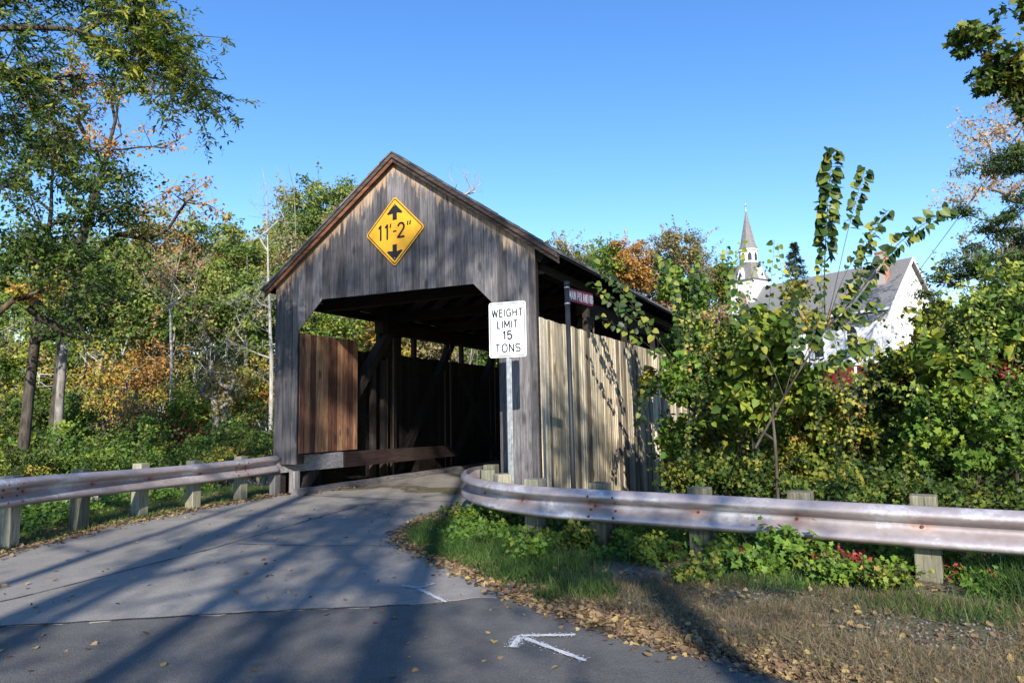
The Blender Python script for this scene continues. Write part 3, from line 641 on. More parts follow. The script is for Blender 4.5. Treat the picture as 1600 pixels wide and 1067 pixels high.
def skeleton(trunk, targets, r0, rng, rmin=.006, wob=.03, up_pen=1.5, step=None, taper=.66):
    pos = [np.array(trunk[0], float)]; par = [-1]; start = 1
    for a, b in zip(trunk[:-1], trunk[1:]):
        a = np.array(a, float); b = np.array(b, float); n = max(2, int(np.linalg.norm(b-a)/max(.35, .06*np.linalg.norm(np.array(trunk[-1])-np.array(trunk[0])))))
        for k in range(1, n+1):
            pos.append(a+(b-a)*k/n+rng.normal(size=3)*wob*.3*(1 if k < n else .3)); par.append(len(pos)-2)
    nt = len(pos)
    root = np.array(trunk[0]); order = np.argsort(np.linalg.norm(targets-np.array(trunk[-1]), axis=1)*.3+np.linalg.norm(targets-pos[nt//2], axis=1)) if len(targets) else []
    ends = []
    base_ok = int(nt*.25)
    for k in order:
        c = targets[k]; Q = np.array(pos); d = c-Q; dist = np.linalg.norm(d, axis=1)
        cost = dist+up_pen*np.maximum(0, Q[:, 2]-c[2]+.3*dist); cost[:base_ok] += 1e3
        i = int(np.argmin(cost)); L = dist[i]; n = max(1, int(L/(step or max(.3, L*.34)))); a = pos[i]; q = i
        sag = np.array([0, 0, 1.])*L*.05
        for s in range(1, n+1):
            t = s/n; p = a+(c-a)*t-sag*math.sin(math.pi*t)*(-1 if rng.random() < .35 else 1)*.5+(rng.normal(size=3)*wob*L*.12 if s < n else 0)
            pos.append(p); par.append(q); q = len(pos)-1
        ends.append(q)
    n = len(pos); cnt = np.zeros(n)
    for e in ends: cnt[e] += 1
    for i in range(n-1, 0, -1): cnt[par[i]] += cnt[i]
    tot = max(cnt[0], 1); rad = np.maximum(rmin, r0*(np.maximum(cnt, .3)/tot)**taper)
    tl = np.arange(nt)/max(nt-1, 1); rad[:nt] = np.maximum(rad[:nt]*.5+.5*r0*(1-tl*.85), rmin); rad[0] = r0*1.25
    segs = [(pos[par[i]], pos[i], min(rad[par[i]], rad[i]*1.35) if par[i] >= nt or i >= nt else rad[par[i]], rad[i]) for i in range(1, n)]
    return segs
def sample_crown(ells, n, rng, shell=.55):
    w_ = np.array([e[3]*e[4]*e[5] for e in ells])**.7; w_ = w_/w_.sum(); out = []
    idx = rng.choice(len(ells), n, p=w_)
    d = norm(rng.normal(size=(n, 3))); rr = shell+(1-shell)*rng.random(n)**.6; rr = np.where(rng.random(n) < .25, rng.random(n), rr)
    rr = rr*(1+.16*rng.normal(size=n).clip(-1.5, 1.5))
    E_ = np.array(ells)[idx]; return E_[:, :3]+d*rr[:, None]*E_[:, 3:6]
def tree(name, label, cat, base, topz, r0, ells, clumps, per, lsize, leaf, bk='dark', tpl='diamond', group=None, seed=0, cr=.5, flat=.6, twigs=3, bend=None, nbias=(0, -.3, .55), tintj=.22, tb=(0, 0, -.35), up_pen=1.5, tint0=(.1, .9), parts=('trunk', 'crown'), sprig=.35):
    rng = np.random.default_rng(seed+17)
    base = np.array(base, float); rootz = base[2]
    root = empty(name, tuple(base), 0, label, cat, group)
    top = np.array([ells[0][0], ells[0][1], topz]) if bend is None else np.array(bend[-1], float)
    tr = [base-np.array([0, 0, .3])]+([np.array(b, float) for b in bend] if bend is not None else [base+(top-base)*np.array([.35, .35, .5]), top])
    tg = sample_crown(ells, clumps, rng)
    tg[:, 2] = np.maximum(tg[:, 2], gz(tg[:, 0], tg[:, 1])+.1)
    segs = skeleton(tr, tg, r0, rng, rmin=max(.004, r0*.03), up_pen=up_pen, taper=.85 if up_pen > 2 else .66)
    crr = cr*(.55+.9*rng.random(clumps)); tw = []
    for k in range(clumps):
        for _ in range(twigs):
            d = norm(rng.normal(size=3)+np.array([0, 0, .35])); e = tg[k]+d*crr[k]*rng.uniform(.6, 1.15); m_ = (tg[k]+e)/2+rng.normal(size=3)*crr[k]*.12
            tw += [(tg[k], m_, max(.003, r0*.022), max(.0025, r0*.016)), (m_, e, max(.0025, r0*.016), max(.0015, r0*.006))]
    sp_p = []; sp_t = []; nspr = int(clumps*sprig) if per else 0; cen = tg.mean(0)
    for _ in range(nspr):
        k = rng.integers(clumps); d = norm(norm(tg[k]-cen)*.6+rng.normal(size=3)*.5+np.array([0, 0, .7])); L = crr[k]*rng.uniform(1.3, 2.6); s0 = tg[k]+d*crr[k]*.3; e0 = s0+d*L+np.array([0, 0, -.12*L])
        tw.append((s0, e0, max(.003, r0*.03), .0015)); q = max(4, int(L/lsize*2.2)); tt = np.linspace(.15, 1, q)
        sp_p.append(s0+(e0-s0)*tt[:, None]+rng.normal(size=(q, 3))*lsize*.28); sp_t += [rng.random()]*q
    o1 = tubes(parts[0], segs+tw, BK[bk], None, 7)
    o1.parent = root; o1.location = tuple(-base)
    if per:
        N = clumps*per; ci = np.repeat(np.arange(clumps), per); d = norm(rng.normal(size=(N, 3)))
        rr = rng.random(N)**.42
        pos = tg[ci]+d*(rr*crr[ci])[:, None]*np.array([1, 1, flat])
        ct = tint0[0]+(tint0[1]-tint0[0])*rng.random(clumps); tint = ct[ci]+rng.normal(size=N)*tintj*.6
        if nspr: pos = np.concatenate([pos]+sp_p); tint = np.concatenate([tint, tint0[0]+(tint0[1]-tint0[0])*np.array(sp_t)+rng.normal(size=len(sp_t))*.08])
        o2 = leaves(parts[1], pos, lsize, leaf if not isinstance(leaf, str) else F[leaf], tint, rng, tpl, None, nbias, tb=tb)
        o2.parent = root; o2.location = tuple(-base)
    return root
def E(px, py, Y, rx, rz, ry=None):        # crown ellipsoid by centre pixel at distance Y and radii in metres
    p = P(px, py, Y); return (p[0], p[1], p[2], rx, ry or rx, rz)
def G(px, Y):                             # ground under a pixel column
    p = P(px, 640, Y); return (p[0], p[1], float(gz(p[0], p[1])))
M1 = 1/FPX
def px2m(n, Y): return n*Y/FPX
# ------------------------------------------------------------------ left side trees
F['wood'] = foliage('mixed green wood leaves', [(.05, .085, .018), (.08, .135, .025), (.12, .19, .035), (.17, .24, .045), (.24, .29, .06), (.36, .32, .10)])
def trunk_only(path, r0, rng): pass
GW = 'trees of the wood left of the bridge'
tree('shade_tree', 'dark leafy maple with a leaning trunk standing behind the left guardrail', 'tree', G(30, 19), P(85, 200, 18)[2], .17,
     [E(120, 330, 18, 1.7, 2.0), E(60, 240, 19, 1.5, 1.2), E(165, 430, 17, 1.1, 1.2), E(35, 390, 17, 1.4, 1.6), E(190, 300, 18, .9, .8), E(10, 210, 17, 1.2, 1.3), E(100, 520, 18, 1.2, .7)], 150, 85, .115, 'dark', 'dark', cr=.5, flat=.55, seed=1, bend=[P(48, 590, 19), P(62, 470, 18.6), P(80, 330, 18.2), P(85, 200, 18)], tint0=(.05, .75), group=GW)
tree('sparse_tree', 'half bare tree with thin orange leaves and a crooked limb reaching right over the wood', 'tree', G(78, 22), P(190, 120, 20)[2], .20,
     [E(185, 150, 20, 1.4, 1.2), E(235, 220, 20, .9, .5), E(130, 240, 20, 1.2, .8), E(285, 290, 20, .75, .6), E(320, 330, 20, .45, .35), E(215, 350, 20, .8, .6), E(90, 170, 20, 1.3, 1.2)], 105, 26, .12, 'orange', 'dark', cr=.42, twigs=5, seed=2, bend=[P(95, 560, 21.5), P(110, 430, 21), P(165, 250, 20.4), P(180, 190, 20.1), P(192, 120, 20)], group=GW)
def pal(*a): return dict(zip(('Y', 'x', 'top', 'rx', 'rz', 'leaf', 'bk', 'label', 'cl', 'per', 'ls', 'seed'), a))
WOOD = [
 (34, 215, 430, 2.3, 3.2, 'wood', 'grey', 'broad green tree just right of the dark maple, rising behind the orange sapling', 150, 100, .19),
 (37, 262, 372, 1.7, 2.6, 'orange', 'grey', 'narrow rust and tan topped tree rising above the green crowns left of the bridge', 95, 50, .17),
 (38, 330, 425, 2.7, 3.3, 'wood', 'grey', 'wide mid green tree halfway between the dark maple and the portal', 170, 100, .19),
 (36, 385, 440, 2.1, 3.0, 'wood', 'grey', 'bright green tree immediately left of the white bare trunk', 130, 100, .18),
 (42, 398, 400, 1.9, 1.4, 'golden', 'grey', 'yellow tan treetop just left of the white bare tree', 75, 60, .18),
 (30, 165, 600, 1.7, 1.6, 'golden', 'dark', 'small tree with orange and yellow autumn leaves left of the white stemmed tree', 55, 60, .13),
 (33, 238, 560, 1.5, 1.7, 'orange', 'brown', 'rusty orange sapling in the middle of the left wood', 60, 50, .14),
 (30, 300, 640, 1.0, 1.5, 'ygreen', 'brown', 'vine wrapped yellow green stump tree behind the red shrub', 70, 110, .12),
 (36, 60, 520, 2.6, 3.0, 'ygreen', 'grey', 'yellow green tree seen through gaps below the dark maple', 130, 80, .18),
 (40, 150, 410, 2.4, 2.8, 'wood', 'grey', 'green tree standing directly behind the dark maple', 120, 90, .19),
]
for i, (Y, x, py, rx, rz, lf, bk, lab, cl, per, ls) in enumerate(WOOD):
    g = G(x, Y); c = P(x, py, Y)
    tree('woodland_tree', lab, 'tree', g, c[2]+rz*.5, .15, [(c[0], c[1], c[2], rx, rx, rz), (c[0]+rx*.5, c[1]-.6, c[2]-rz*.7, rx*.7, rx*.7, rz*.6), (c[0]-rx*.5, c[1], c[2]-rz*.6, rx*.7, rx*.7, rz*.5)], cl, per, ls, lf, bk, cr=.62, seed=30+i, group=GW)
# pale slender stems and bare trees
tree('birch_tree', 'slender pale forked tree with few leaves in the middle of the left wood', 'tree', G(268, 29), P(285, 380, 29)[2], .085, [E(285, 420, 29, .9, 1.6), E(255, 450, 29, .9, 1.5), E(310, 500, 29, .7, 1.0)], 60, 14, .13, 'tan', 'pale', cr=.5, twigs=4, seed=50, bend=[P(268, 560, 29), P(266, 480, 29), P(285, 380, 29)], up_pen=3, group='pale stemmed trees')
tree('birch_tree', 'bare white trunked tree close beside the left corner of the bridge portal', 'tree', G(425, 27), P(415, 300, 27)[2], .10, [E(430, 320, 27, .75, 1.6), E(412, 300, 27, .35, 1.0), E(400, 470, 27, 1.1, 1.3), E(445, 300, 27, .35, .9), E(375, 540, 27, .9, .8)], 75, 0, .1, 'tan', 'pale', cr=.6, twigs=6, seed=51, bend=[P(424, 560, 27), P(419, 440, 27), P(417, 300, 27), P(409, 262, 27)], up_pen=3.5, group='pale stemmed trees')
tree('bare_tree', 'leafless pale treetop poking above the right slope of the bridge roof', 'tree', G(725, 60), P(728, 268, 60)[2], .14, [E(728, 282, 60, 1.6, 1.3), E(745, 290, 60, .9, .9)], 40, 0, .1, 'tan', 'pale', cr=.8, twigs=6, seed=52, bend=[P(722, 400, 60), P(726, 268, 60)], up_pen=3)
tree('grey_tree', 'thick grey double trunk with broken tops low in the left wood', 'tree', G(335, 26), P(325, 590, 26)[2], .22, [E(345, 610, 26, .6, 1.0), E(320, 600, 26, .5, .7)], 26, 30, .12, 'olive', 'grey', cr=.4, twigs=4, seed=53, bend=[P(338, 660, 26), P(330, 585, 26)])
tree('dead_tree', 'old grey trunk standing just right of the broken double trunk', 'tree', G(355, 26.5), P(352, 600, 26.5)[2], .16, [E(356, 600, 26, .5, .9)], 18, 10, .12, 'olive', 'grey', cr=.4, twigs=4, seed=54, bend=[P(354, 660, 26.5), P(350, 590, 26.5)])
tree('grey_tree', 'grey lit trunk beside the leaning trunk of the dark maple', 'tree', G(88, 21), P(108, 480, 21)[2], .17, [E(110, 470, 21, 1.0, .9)], 26, 60, .12, 'dark', 'grey', cr=.5, seed=55, bend=[P(94, 610, 21), P(106, 480, 21)])
tree('tall_tree', 'tall leafy tree rising behind the left slope of the bridge roof', 'tree', G(495, 52), P(490, 300, 52)[2], .22, [E(490, 345, 52, 2.8, 2.9), E(540, 330, 54, 2.1, 2.0), E(455, 400, 50, 2.0, 2.4), E(520, 400, 52, 2.6, 2.6)], 330, 100, .22, 'wood', 'pale', cr=.75, seed=56, group=GW)
tree('tall_tree', 'olive thin crowned tree over the left roof slope in front of the taller green one', 'tree', G(455, 40), P(455, 370, 40)[2], .13, [E(455, 400, 40, 1.2, 1.6), E(530, 350, 42, 1.0, 1.2)], 60, 30, .16, 'olive', 'pale', cr=.6, twigs=5, seed=57, group=GW)
# through the bridge openings
for i, (x, py, Y, lf, lab) in enumerate([(500, 500, 40, 'ygreen', 'pale stemmed yellow green tree seen through the opening over the brown panel'), (590, 520, 44, 'golden', 'yellow green tree seen through the bridge just left of the dark truss block'), (670, 545, 46, 'olive', 'olive tree seen through the middle slot of the bridge'), (755, 555, 48, 'green', 'green tree seen through the far slot beside the weight limit sign')]):
    c = P(x, py, Y); tree('woodland_tree', lab, 'tree', G(x, Y), c[2]+1.5, .14, [(c[0], c[1], c[2], 2.4, 2.4, 2.6)], 85, 65, .2, lf, 'pale', cr=.65, twigs=4, seed=60+i, group='trees seen through the bridge')
# undergrowth on the left bank
BUSH = [
 (24, 268, 690, .85, .45, 'red', 'crimson shrub behind the left guardrail', .085), (25, 212, 665, .55, .9, 'tan', 'tan leaved sapling left of the crimson shrub', .09), (30, 392, 612, 1.3, .9, 'golden', 'yellow and orange shrub beside the portal', .12),
 (22, 100, 695, 1.6, .6, 'dark', 'dark green bush below the dark maple', .10), (22, 20, 650, 1.3, 1.1, 'dark', 'dark bush at the left edge of the picture', .10), (24, 165, 690, 1.0, .5, 'green', 'low green bush between the dark bush and the tan sapling', .10),
 (25, 275, 655, .5, 1.2, 'ygreen', 'yellow green vine column above the crimson shrub', .10), (25, 390, 680, 1.3, 1.0, 'dark', 'dark green bush against the left corner of the bridge', .10), (24, 300, 705, .9, .4, 'green', 'green bush at the foot of the broken trunks', .09),
 (17.5, 20, 728, .9, .35, 'shrub', 'weedy bush behind the left end of the guardrail', .08), (18.5, 355, 722, .8, .3, 'shrub', 'weedy bush behind the right end of the left guardrail', .08), (23, 80, 640, 1.2, .6, 'green', 'bright bush lit at the foot of the leaning trunk', .10), (19, 180, 716, 1.4, .35, 'green', 'long low green bush behind the middle of the left guardrail', .08),
]
for i, (Y, x, py, rx, rz, lf, lab, ls) in enumerate(BUSH):
    c = P(x, py, Y); g = G(x, Y)
    tree('shrub', lab, 'shrub', (c[0], c[1], max(g[2], c[2]-rz*1.3)), c[2], .03, [(c[0], c[1], c[2], rx, rx, rz), (c[0]+rx*.5, c[1], c[2]-rz*.5, rx*.7, rx*.7, rz*.7), (c[0]-rx*.5, c[1], c[2]-rz*.5, rx*.7, rx*.7, rz*.7)], 80, 75, ls, lf, 'brown', cr=.34, seed=80+i, up_pen=.4, parts=('stem', 'foliage'), group='bushes on the left river bank')
#F['wood'] = foliage('mixed green wood leaves', [(.05, .085, .018), (.08, .135, .025), (.12, .19, .035), (.17, .24, .045), (.24, .29, .06), (.36, .32, .10)])
# distant mass of the wood
def mass(name, label, cat, boxes, n, per, cr, ls, mat, seed, tintw=.25, stems=0):
    rng = np.random.default_rng(seed); C = []
    tot = sum(b[-1] for b in boxes)
    for (x0, x1, f_top, f_bot, Y0, Y1, wt) in boxes:
        k = int(n*wt/tot)
        for _ in range(k):
            x = rng.uniform(x0, x1); t = rng.random()**.8; top = np.interp(x, *f_top); bot = np.interp(x, *f_bot)
            top += 22*math.sin(x*.045+seed)+10*math.sin(x*.13+seed*2)
            C.append(P(x, top+(bot-top)*t, rng.uniform(Y0, Y1)))
    C = np.array(C); C[:, 2] = np.maximum(C[:, 2], gz(C[:, 0], C[:, 1])+.2)
    k = len(C); crr = cr*(.6+.8*rng.random(k)); ci = np.repeat(np.arange(k), per)
    pos = C[ci]+norm(rng.normal(size=(k*per, 3)))*(rng.random(k*per)**.45*crr[ci])[:, None]*np.array([1, 1, .6])
    base = .5+.33*np.sin(C[:, 0]*.35+seed)*np.cos(C[:, 2]*.5+C[:, 0]*.11)
    tint = (base+rng.normal(size=k)*.16)[ci]+rng.normal(size=k*per)*.1
    root = leaves(name, pos, ls, F[mat], tint, rng, 'diamond', None, (0, -.4, .5))
    tag(root, label, cat, kind='stuff')
    if stems:
        segs = []
        for _ in range(stems):
            c = C[rng.integers(k)]-np.array([0, cr*2.2, 0]); z0 = float(gz(c[0], c[1])); h = c[2]+cr*1.5
            m_ = np.array([c[0]+rng.normal()*.4, c[1], (z0+h)/2]); a = np.array([c[0]+rng.normal()*.6, c[1], z0]); r = .05+.07*rng.random(); b = np.array([c[0], c[1], h])
            segs += [(a, m_, r, r*.7), (m_, b, r*.7, r*.25)]
            for _ in range(5):
                t = rng.uniform(.4, .95); q = m_+(b-m_)*t if t > .6 else a+(m_-a)*(t+.3); d = norm(rng.normal(size=3)+np.array([0, 0, .8])); segs.append((q, q+d*rng.uniform(1, 2.4), r*.35, .01))
        o = tubes('stems', segs, BK['grey' if seed % 2 else 'pale'], None, 5); tag(o, 'slender grey trunks crowded in the '+cat, 'tree trunks', kind='stuff')
mass('distant_woodland', 'dense green woodland filling the background left of the bridge', 'woodland', [(-60, 840, ([-60, 100, 200, 300, 360, 420, 450, 560, 640, 840], [370, 370, 375, 378, 372, 375, 350, 330, 380, 460]), ([-60, 840], [700, 690]), 46, 62, 1)], 2300, 75, 1.15, .26, 'wood', 3, stems=150)
mass('far_woodland', 'darker trees closing the gaps far behind the left wood', 'woodland', [(-200, 860, ([-200, 200, 420, 600, 860], [350, 400, 400, 400, 500]), ([-200, 860], [690, 680]), 66, 76, 1)], 1000, 60, 1.7, .45, 'dark', 8)
mass('autumn_woodland', 'tan and gold autumn growth low in the left wood', 'undergrowth', [(-60, 460, ([-60, 460], [530, 560]), ([-60, 460], [700, 700]), 33, 42, 1)], 330, 70, .7, .17, 'olive', 4, stems=130)
mass('golden_undergrowth', 'golden yellow leaves scattered through the left wood', 'undergrowth', [(-60, 440, ([-60, 460], [540, 560]), ([-60, 460], [680, 690]), 31, 37, 1)], 90, 60, .6, .15, 'golden', 5)
mass('bank_undergrowth', 'mixed green weeds covering the left river bank', 'undergrowth', [(-80, 470, ([-80, 470], [672, 676]), ([-80, 470], [745, 720]), 19, 30, 1)], 420, 70, .42, .11, 'green', 7)
# ------------------------------------------------------------------ overhanging branch at upper left
def frond_leaves(ends, dirs, rng, n_pairs=8, L=.34, ll=.085):
    pos = []; tip = []; tint = []
    for e, d in zip(ends, dirs):
        d = norm(d+np.array([0, 0, -.55])); s = norm(np.cross(d, [0, 0, 1.])+rng.normal(size=3)*.25); tt = rng.random()
        LL = L*rng.uniform(.7, 1.2)
        for k in range(n_pairs):
            t = (k+1)/n_pairs; p = e+d*LL*t+np.array([0, 0, -.12*LL*t*t])
            for sg_ in (-1, 1): pos.append(p); tip.append(s*sg_+d*.55+rng.normal(size=3)*.15+np.array([0, 0, -.25])); tint.append(tt+rng.normal()*.07)
    return np.array(pos), np.array(tip), np.array(tint)
def limb_thing(name, label, cat, limbs, spread, nsub, nfr, Ybase, mat, seed, bk='dark', L=.34, ll=.085, tintb=0., sub=1.0):
    rng = np.random.default_rng(seed); segs = []; ends = []; dirs = []
    b0 = np.array(limbs[0][0]); root = empty(name, tuple(b0), 0, label, cat)
    for li, (pts, r) in enumerate([(l, rr) for l, rr in zip(limbs, spread)]):
        pts = [np.array(p) for p in pts]; cum = 0; path = catmull(pts, .12); n = len(path)
        for i in range(n-1): segs.append((path[i], path[i+1], r*(1-.9*i/n)+.004, r*(1-.9*(i+1)/n)+.004))
        for _ in range(nsub[li]):
            i = int(n*rng.uniform(.12, 1)**.8*.999); p = path[min(i, n-1)]; fwd = norm(path[min(i+2, n-1)]-path[max(i-2, 0)])
            d = norm(fwd*.7+rng.normal(size=3)*.65+np.array([0, 0, -.15])); Ls = sub*rng.uniform(.3, .9); q = p+d*Ls*.5+np.array([0, 0, .03]); e = p+d*Ls+np.array([0, 0, -.12*Ls])
            segs += [(p, q, .010, .007), (q, e, .007, .003)]
            for _ in range(nfr):
                t = rng.random(); a = q+(e-q)*t if rng.random() < .7 else p+(q-p)*t; ends.append(a); dirs.append(norm(d*.6+rng.normal(size=3)*.6))
    ends = np.array(ends); dirs = np.array(dirs)
    o1 = tubes('limb', segs, BK[bk], None, 7); o1.parent = root; o1.location = tuple(-b0)
    pos, tip, tint = frond_leaves(ends, dirs, rng, L=L, ll=ll)
    o2 = leaves('foliage', pos, ll, F[mat], tint+tintb*(pos[:, 0]+5.5), rng, 'lance', None, (0, -.3, .6), tip=tip); o2.parent = root; o2.location = tuple(-b0)
#L
F['locust'] = foliage('locust leaflets', [(.022, .050, .010), (.040, .080, .012), (.070, .12, .016), (.12, .18, .022), (.24, .28, .035), (.44, .43, .06)], .40)
limb_thing('locust_tree', 'overhanging tree limb with feathery green and yellow compound leaves at the upper left', 'tree',
  [[P(-260, 120, 8.5), P(-100, 60, 8.6), P(0, 45, 8.8), P(130, 50, 9), P(190, 92, 9.1), P(235, 112, 9.2), P(275, 130, 9.3), P(305, 150, 9.3)],
   [P(-100, 60, 8.6), P(20, 0, 8.8), P(120, -30, 9), P(200, 0, 9.2), P(260, 35, 9.4)],
   [P(130, 50, 9), P(190, 20, 9.2), P(240, 45, 9.3), P(280, 85, 9.4)],
   [P(-100, 70, 8.6), P(0, 110, 8.4), P(70, 140, 8.6)],
   [P(-100, 60, 8.6), P(-20, -40, 8.8), P(80, -90, 9)],
   [P(190, 92, 9.1), P(225, 75, 9.3), P(260, 70, 9.2), P(290, 105, 9.2)]],
  [.07, .045, .035, .03, .04, .02], [52, 48, 42, 30, 26, 22], 5, 8.5, 'locust', 5, tintb=.16)
limb_thing('locust_tree', 'dark drooping leafy boughs at the left picture edge under the overhanging limb', 'tree',
  [[P(-200, 150, 10), P(-60, 170, 10), P(40, 200, 10.2), P(90, 230, 10.3)], [P(-200, 150, 10), P(-80, 260, 10), P(0, 290, 10)], [P(-200, 150, 10), P(-50, 110, 10), P(40, 130, 10), P(100, 120, 10)]], [.05, .04, .05], [26, 22, 26], 5, 10, 'dark', 6)
# thin rusty branch crossing at the left edge
tree('fallen_limb', 'rust coloured dead limb slanting in from the left edge below the dark maple', 'tree limb', P(-40, 500, 14), P(90, 445, 14)[2], .07, [E(60, 455, 14, .6, .2)], 12, 50, .09, 'golden', 'brown', cr=.25, seed=70, bend=[P(20, 470, 14), P(90, 445, 14)])
# ------------------------------------------------------------------ right background
GH = 'trees on the hillside behind the bridge'
HILL = [(80, 882, 400, 2.6, 2.2, 'olive', 'grey', 'thin grey green tree farthest left above the bridge roof', 80, 40, .28), (85, 945, 410, 3.4, 2.4, 'ygreen', 'grey', 'yellow green rounded tree above the bridge roof', 130, 80, .3), (84, 985, 410, 3.2, 2.8, 'orange', 'grey', 'orange tree between the yellow green tree and the tall olive tree', 130, 80, .3),
        (82, 1055, 390, 3.4, 2.4, 'olive', 'grey', 'tallest tree above the bridge roof, olive with a domed top', 130, 65, .28), (80, 1095, 410, 1.6, 2.0, 'olive', 'grey', 'see through thin tree right of the tall olive tree', 45, 22, .24), (88, 1030, 450, 3.2, 3.4, 'tan', 'pale', 'brown leaved tree below the tall olive tree', 100, 50, .3),
        (92, 1127, 438, 2.0, 2.1, 'dark', 'grey', 'compact deep green round tree left of the church tower', 110, 120, .3), (95, 1100, 480, 4.0, 3.0, 'tan', 'pale', 'pale brown tree on the hillside left of the church', 120, 50, .3), (86, 915, 430, 2.2, 2.2, 'bright', 'grey', 'bright green small tree low over the bridge roof', 80, 80, .28)]
for i, (Y, x, py, rx, rz, lf, bk, lab, cl, per, ls) in enumerate(HILL):
    c = P(x, py, Y); tree('hillside_tree', lab, 'tree', G(x, Y), c[2]+rz*.6, .2, [(c[0], c[1], c[2], rx, rx, rz), (c[0]+rx*.4, c[1], c[2]-rz*.8, rx*.8, rx*.8, rz*.7)], cl, per, ls, lf, bk, cr=.85, seed=120+i, group=GH)
mass('hillside_wood', 'brown and olive thicket covering the hillside behind the bridge', 'woodland', [(850, 1170, ([850, 940, 1000, 1080, 1130, 1170], [430, 440, 430, 440, 455, 470]), ([850, 1170], [650, 650]), 92, 118, 3), (1170, 1750, ([1170, 1420, 1750], [520, 560, 480]), ([1170, 1750], [650, 650]), 90, 110, 2)], 1000, 50, 1.5, .36, 'olive', 9, stems=70)
mass('hillside_thicket', 'rusty tan leaves mixed through the hillside', 'woodland', [(930, 1170, ([930, 1170], [470, 480]), ([930, 1170], [600, 600]), 86, 96, 1)], 220, 45, 1.2, .32, 'tan', 10)
# conifer behind the church
def conifer(name, label, px, Y, topy, basey, wid, seed):
    rng = np.random.default_rng(seed); t = P(px, topy, Y); g = G(px, Y); H_ = t[2]-g[2]; root = empty(name, g, 0, label, 'conifer tree'); b = np.array(g)
    segs = [(np.array([0, 0, -.3]), np.array([0, 0, H_]), .2, .02)]; pos = []; tip = []
    for k in range(260):
        h = H_*(.15+.85*(k/150)); L = wid*(1-h/H_)**.8+.15; a = rng.random()*6.28; d = np.array([math.cos(a), math.sin(a), .05]); s = np.array([0, 0, h]); e = s+d*L+np.array([0, 0, -.15*L]); segs.append((s, e, .03, .006))
        m_ = 70; tt = rng.random(m_)**.6; q = s+(e-s)*tt[:, None]+rng.normal(size=(m_, 3))*np.array([.16, .16, .09])*L**.5; pos.append(q); tip.append(np.repeat(d[None], m_, 0)+rng.normal(size=(m_, 3))*.6)
    tubes('trunk', segs, BK['dark'], root, 6)
    leaves('crown', np.concatenate(pos), .3, F['conifer'], rng.random(260*70), rng, 'lance', root, (0, -.3, .6), tip=np.concatenate(tip))
conifer('spruce_tree', 'dark pointed conifer rising behind the church roof', 1257, 84, 380, 440, 3.6, 5)
# right edge trees
tree('maple_tree', 'dark green maple boughs with a few orange leaves at the upper right corner', 'tree', P(1780, 260, 8.2), P(1640, 100, 8.2)[2], .04, [E(1522, 62, 8.2, .22, .20), E(1560, 105, 8.2, .26, .22), E(1545, 130, 8.2, .18, .14), E(1600, 120, 8.2, .25, .3), E(1505, 55, 8.2, .12, .12), E(1575, 28, 8.2, .14, .07), E(1640, 140, 8.2, .3, .4), E(1600, 170, 8.2, .12, .1), E(1605, 10, 8.2, .1, .15)], 130, 26, .075, 'dark', 'dark', 'maple', cr=.10, flat=.8, twigs=2, seed=22, bend=[P(1700, 190, 8.2), P(1640, 120, 8.2)], up_pen=.2, tint0=(.2, .98))
tree('hemlock_tree', 'dark green tree with layered boughs at the right edge beside the church', 'tree', G(1720, 22), P(1700, 100, 22)[2], .25,
  [E(1570, 262, 22, 1.3, .30), E(1620, 240, 22, 1.4, .5), E(1590, 350, 22, 1.2, .35), E(1510, 330, 22, .5, .15), E(1600, 410, 22, 1.6, .5), E(1500, 430, 22, .9, .35), E(1470, 415, 22, .5, .12), E(1600, 480, 22, 1.8, .6), E(1500, 490, 22, 1.0, .3), E(1650, 350, 22, 1.5, 2.5), E(1530, 390, 22, .6, .2), E(1480, 540, 22, .7, .4), E(1560, 560, 22, 1.2, .7), E(1460, 460, 22, .5, .2)], 340, 100, .14, 'hemlock', 'dark', 'lance', cr=.42, flat=.35, seed=23, bend=[P(1710, 400, 22), P(1700, 100, 22)], up_pen=.6)
tree('sparse_tree', 'tall thin tree with pale peach leaves against the sky at the right edge', 'tree', G(1640, 38), P(1620, 130, 38)[2], .2, [E(1560, 205, 38, 2.0, 1.9), E(1600, 170, 38, 1.8, 1.6), E(1530, 270, 38, 1.4, 1.3), E(1490, 310, 38, 1.4, .8), E(1600, 260, 38, 1.9, 1.9)], 120, 22, .17, 'pale', 'grey', cr=.6, twigs=5, seed=24, bend=[P(1630, 400, 38), P(1610, 260, 38), P(1590, 150, 38)])
tree('sparse_tree', 'grey twiggy tree with thin olive leaves between the dark layered boughs', 'tree', G(1580, 30), P(1560, 370, 30)[2], .14, [E(1560, 400, 30, 1.6, 1.2), E(1520, 400, 30, .8, .7), E(1600, 430, 30, 1.4, 1.2)], 90, 30, .14, 'olive', 'grey', cr=.55, twigs=6, seed=25)
